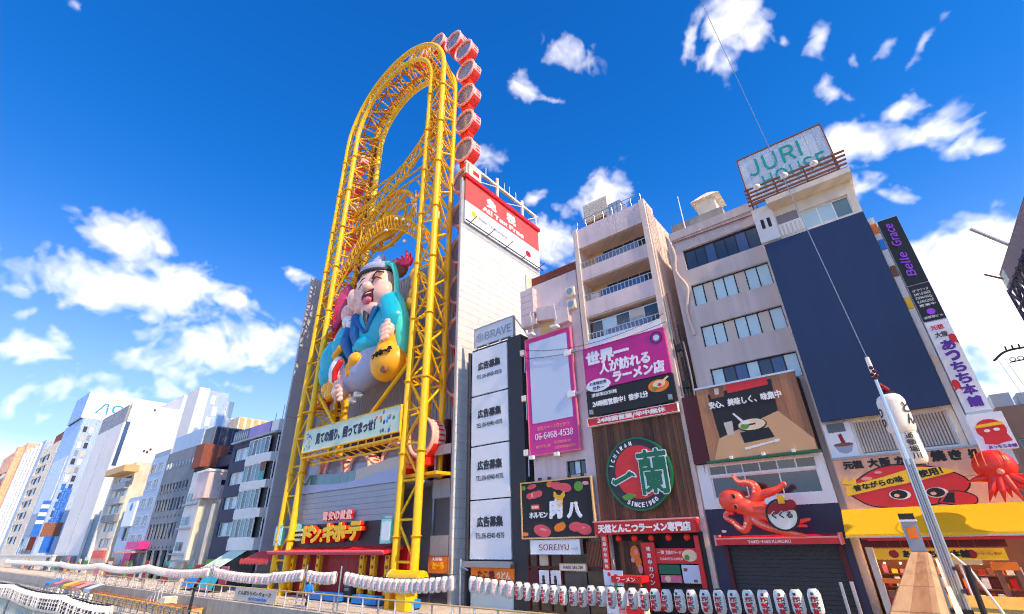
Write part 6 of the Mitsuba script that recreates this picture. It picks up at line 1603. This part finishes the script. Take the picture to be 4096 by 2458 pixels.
# ================================================================ the bridge beside the camera
k = thing('bridge_parapet', 'broad pale wooden handrail of the bridge running away at lower right', 'parapet')
for i in range(9):
    y0, y1 = -2 + i * 1.37, -2 + (i + 1) * 1.37 - .03
    prof = Polygon([(-.285, 3.985), (-.285, 4.06), (-.26, 4.09), (-.06, 4.09), (-.03, 4.06), (-.03, 3.985)])
    part(k, 'rail_section', G((A(0, y1, 0), A(1, 0, 0), A(0, 0, 1), A(0, -1, 0))).poly(prof, 0, y1 - y0), 'm_rail_wood')
part(k, 'under_beam', G(WORLD).box(-.25, -.05, -2, 10.3, 3.86, 3.985), 'm_steel')
part(k, 'side_rail', G(WORLD).box(.0, .035, -2, 10.3, 3.93, 4.0), 'm_cream')
for i in range(9):
    part(k, 'post', G(WORLD).box(-.2, -.1, -1.5 + i * 1.37, -1.42 + i * 1.37, 2.9, 3.86), 'm_steel')
part(k, 'end_block', G(WORLD).box(-.25, -.02, 10.3, 10.6, 2.9, 4.05), 'm_steel')
k = thing('bridge_marker', 'grey marker post with an orange plate at the far end of the wooden handrail', 'post')
part(k, 'post', G(WORLD).box(-.26, -.06, 10.35, 10.5, 3.9, 4.52), 'm_steel')
part(k, 'cap', G(WORLD).box(-.28, -.04, 10.3, 10.55, 4.52, 4.55), 'm_white')
part(k, 'lamp', G(WORLD).box(-.26, -.06, 10.36, 10.5, 4.55, 4.64), 'm_soot')
part(k, 'plate', G(WORLD).box(-.22, -.1, 10.32, 10.35, 4.28, 4.44), 'm_orange')
k = thing('flag_pole', 'ribbed aluminium pole strapped to the bridge handrail, thin white tip above', 'pole')
f60 = (A(0, 6.0, 0), A(1, 0, 0), A(0, 0, 1), A(0, -1, 0))
for i in range(5):
    part(k, 'rib', G(f60).tube((.012 + i * .02, 2.9, -.0 + .012 * (i % 2)), (.05 + i * .016, 5.05, .012 * (i % 2)), .0115, .009, 8), 'm_pole' if i % 2 == 0 else 'm_steel', True)
part(k, 'upper_tube', G(f60).tube((.082, 5.0, 0), (.074, 5.9, 0), .02, .015, 10), 'm_pole', True)
part(k, 'tip', G(f60).tube((.074, 5.88, 0), (.072, 6.09, 0), .022, .02, 10), 'm_white', True)
for z in (3.35, 3.62, 3.8):
    part(k, 'clamp', G(f60).box(-.03, .12, z, z + .03, -.03, .045), 'm_soot')
for z in (3.45, 3.95, 4.12):
    part(k, 'bolt', G(f60).box(.1, .125, z, z + .03, -.01, .03), 'm_navy_wall')
for i, (u, v) in enumerate(((.075, 5.97), (.09, 5.93), (.06, 5.9), (.075, 5.86), (.095, 5.88))):
    part(k, 'red_knot', G(f60).man(m3.Manifold.sphere(.02, 10).translate((u, v, .02))), 'm_maroon', True)
k = thing('guy_wire', 'thin dark wire rising from the pole tip into the sky', 'wire')
part(k, 'wire', G(WORLD).tube((.073, 6.0, 6.09), (-.75, 6.0, 21.5), .0045, k=5), 'm_steel')
big = G(f60)
zs = np.linspace(0, 1, 25)
fb = front(6.3)
k = thing('big_lantern', 'large two part white paper lantern with black lettering hanging from the bridge pole', 'lantern')
part(k, 'upper_shade', G(fb).path([(.125 + .012 * t, 5.73 - .42 * t, 0) for t in zs], [.1225 * (.62 + .38 * min(1, 6 * min(t, 1 - t)) ** .5) * (1 + .012 * (i % 2)) for i, t in enumerate(zs)], 28), 'm_lantern', True)
part(k, 'lower_shade', G(fb).path([(.14 + .012 * t, 5.36 - .34 * t, 0) for t in zs], [.1 * (.62 + .38 * min(1, 6 * min(t, 1 - t)) ** .5) * (1 + .012 * (i % 2)) for i, t in enumerate(zs)], 28), 'm_lantern', True)
tx = lettering('とん', .1245, .1, .12, .075, 1, -38)
tx.apply_translation((.13, 6.3, 5.54))
part(k, 'lettering', tx, 'm_charcoal')
tx = lettering('つり', .1245, .06, .1, .07, 1, -158)
tx.apply_translation((.13, 6.3, 5.54))
part(k, 'lettering', tx, 'm_charcoal')
tx = lettering('道頓堀川', .102, .14, .066, .07, 1, -78)
tx.apply_translation((.146, 6.3, 5.19))
part(k, 'lettering', tx, 'm_charcoal')
part(k, 'hanger', G(fb).tube((.09, 5.86, .1), (.125, 5.73, 0), .012, k=6), 'm_maroon')
part(k, 'red_bow', G(fb).man(limb([(.1, 5.83, .08), (.14, 5.78, .04)], [.018, .022], 10)).man(limb([(.12, 5.8, .08), (.09, 5.79, .08)], [.02, .012], 10)), 'm_deep_red', True)
part(k, 'cap', G(fb).tube((.125, 5.73, 0), (.125, 5.75, 0), .07, k=18).tube((.152, 5.01, 0), (.152, 5.03, 0), .06, k=18), 'm_black')
k = thing('railing_post', 'dark leaning barrier post with a white stay on the bridge deck at right', 'post')
part(k, 'post', G(WORLD).tube((.36, 12, 2.9), (.39, 12, 3.82), .045, k=10), 'm_soot')
part(k, 'stay', G(WORLD).tube((.41, 12, 3.78), (.62, 12, 3.1), .02, k=8), 'm_white')
part(k, 'top', G(WORLD).tube((.25, 12, 4.0), (.39, 12, 3.8), .02, k=6), 'm_paper')
k = thing('street_sign', 'tan wooden crossboard on a thin white pole behind the bridge', 'sign')
part(k, 'board', G(WORLD).box(.33, 1.03, 20.0, 20.08, 3.38, 3.5), 'm_tan')
part(k, 'pole', G(WORLD).tube((.5, 20.05, 1.1), (.52, 20.05, 3.4), .025, k=8), 'm_white')
k = thing('boundary_railing', 'grey sloping railing below the wooden handrail at lower right', 'railing')
part(k, 'rail', G(WORLD).box(-2.8, -.3, 21.0, 21.1, 1.6, 1.75), 'm_steel')
part(k, 'slope', G(WORLD).tube((-2.4, 20.0, 1.2), (-.3, 14.0, 2.6), .08, k=8), 'm_steel')
part(k, 'post', G(WORLD).tube((-2.4, 20.9, 0), (-2.4, 20.9, 2.8), .06, k=8), 'm_alu')

# ================================================================ beyond the bridge at the right edge
k = building('office_building', 'brown block with rooftop units behind the sign tower at the right edge', front(34.0), 4.7, 16, 0, 9.7, 12, 'm_umber', [(5.0, 6.0, 9.0, 8.1, 4, 'm_steel', ('m_blue_glass', 'm_grey_glass'))])
for i, (u, h) in enumerate(((4.75, 10.4), (5.75, 10.3), (7.2, 10.6))):
    part(k, 'roof_unit', G(front(34.0)).box(u, u + .75, 9.7, h, -1.6, -.2), 'm_steel')
part(k, 'white_mark', G(front(34.0)).disc(6.2, 9.2, .2, 0, .03, 8, .1), 'm_white')
k = thing('hoarding', 'grey edged hoarding on a blue steel truss jutting in at the right edge', 'billboard')
hr = (A(5.75, 26.0, 0), A(0, -1, 0), A(0, 0, 1), A(-1, 0, 0))    # u runs towards the camera
part(k, 'edge_panel', G(hr).box(0, 14, 13.0, 13.75, -.25, .1), 'm_drape')
for i in range(28):
    part(k, 'rear_sheet', G(hr).box(.05 + i * .5, .05 + i * .5 + .46, 11.2, 13.0, -.7, -.62), 'm_tan')
fr_ = G(hr)
for z in (12.9, 12.1, 11.3):
    fr_.tube((0, z, .1), (14, z, .1), .06, k=6)
for i in range(18):
    u = i * .8
    fr_.tube((u, 11.2, .1), (u, 13.0, .1), .06, k=6)
    for z in (11.3, 12.1):
        fr_.tube((u, z + (0 if i % 2 else .8), .1), (u + .8, z + (.8 if i % 2 else 0), .1), .045, k=5)
    fr_.tube((u, 11.3, .1), (u, 11.3, -.6), .045, k=5)
part(k, 'truss', fr_, 'm_navy_wall', kind='stuff')
part(k, 'lamp_arm', G(hr).tube((3.0, 13.7, .1), (3.4, 14.6, .9), .06, k=8), 'm_alu')
part(k, 'lamp_arm', G(hr).tube((.3, 13.4, .1), (.0, 13.9, .5), .04, k=6), 'm_rust')
part(k, 'teal_mark', G(hr).box(.05, .9, 13.1, 13.6, .1, .12), 'm_banner')
part(k, 'mast', G(hr).box(12, 12.6, 0, 13, -1.4, -.8), 'm_steel')
k = thing('street_arch', 'slender ornamental street arch with small lamps against the cloud at right', 'arch')
fa = front(32.0)
part(k, 'arch', G(fa).path(curve([(5.2, 11.6, 0), (5.75, 11.95, 0), (6.6, 12.0, 0), (8.2, 12.0, 0), (9.4, 11.6, 0)], 20), .05, 6), 'm_soot', True)
part(k, 'lower_bar', G(fa).path(curve([(5.7, 11.4, 0), (6.3, 11.42, 0), (7.4, 11.4, 0)], 8), .03, 5), 'm_soot', True)
for i in range(6):
    part(k, 'lamp', G(fa).tube((5.8 + i * .24, 11.98, 0), (5.82 + i * .24, 12.2, 0), .035, k=6), 'm_soot')
    part(k, 'scroll', G(fa).path([(5.85 + i * .28 + .1 * math.cos(t), 11.52 + .09 * math.sin(t), 0) for t in np.linspace(0, 2 * math.pi, 12, endpoint=False)], .018, 5, True), 'm_soot', True)
for u in (5.35, 5.6, 9.3):
    part(k, 'hanging_wire', G(fa).tube((u, 11.7, 0), (u + .35, 8.5 if u < 9 else 0, 0), .012 if u < 9 else .08, k=5), 'm_steel')
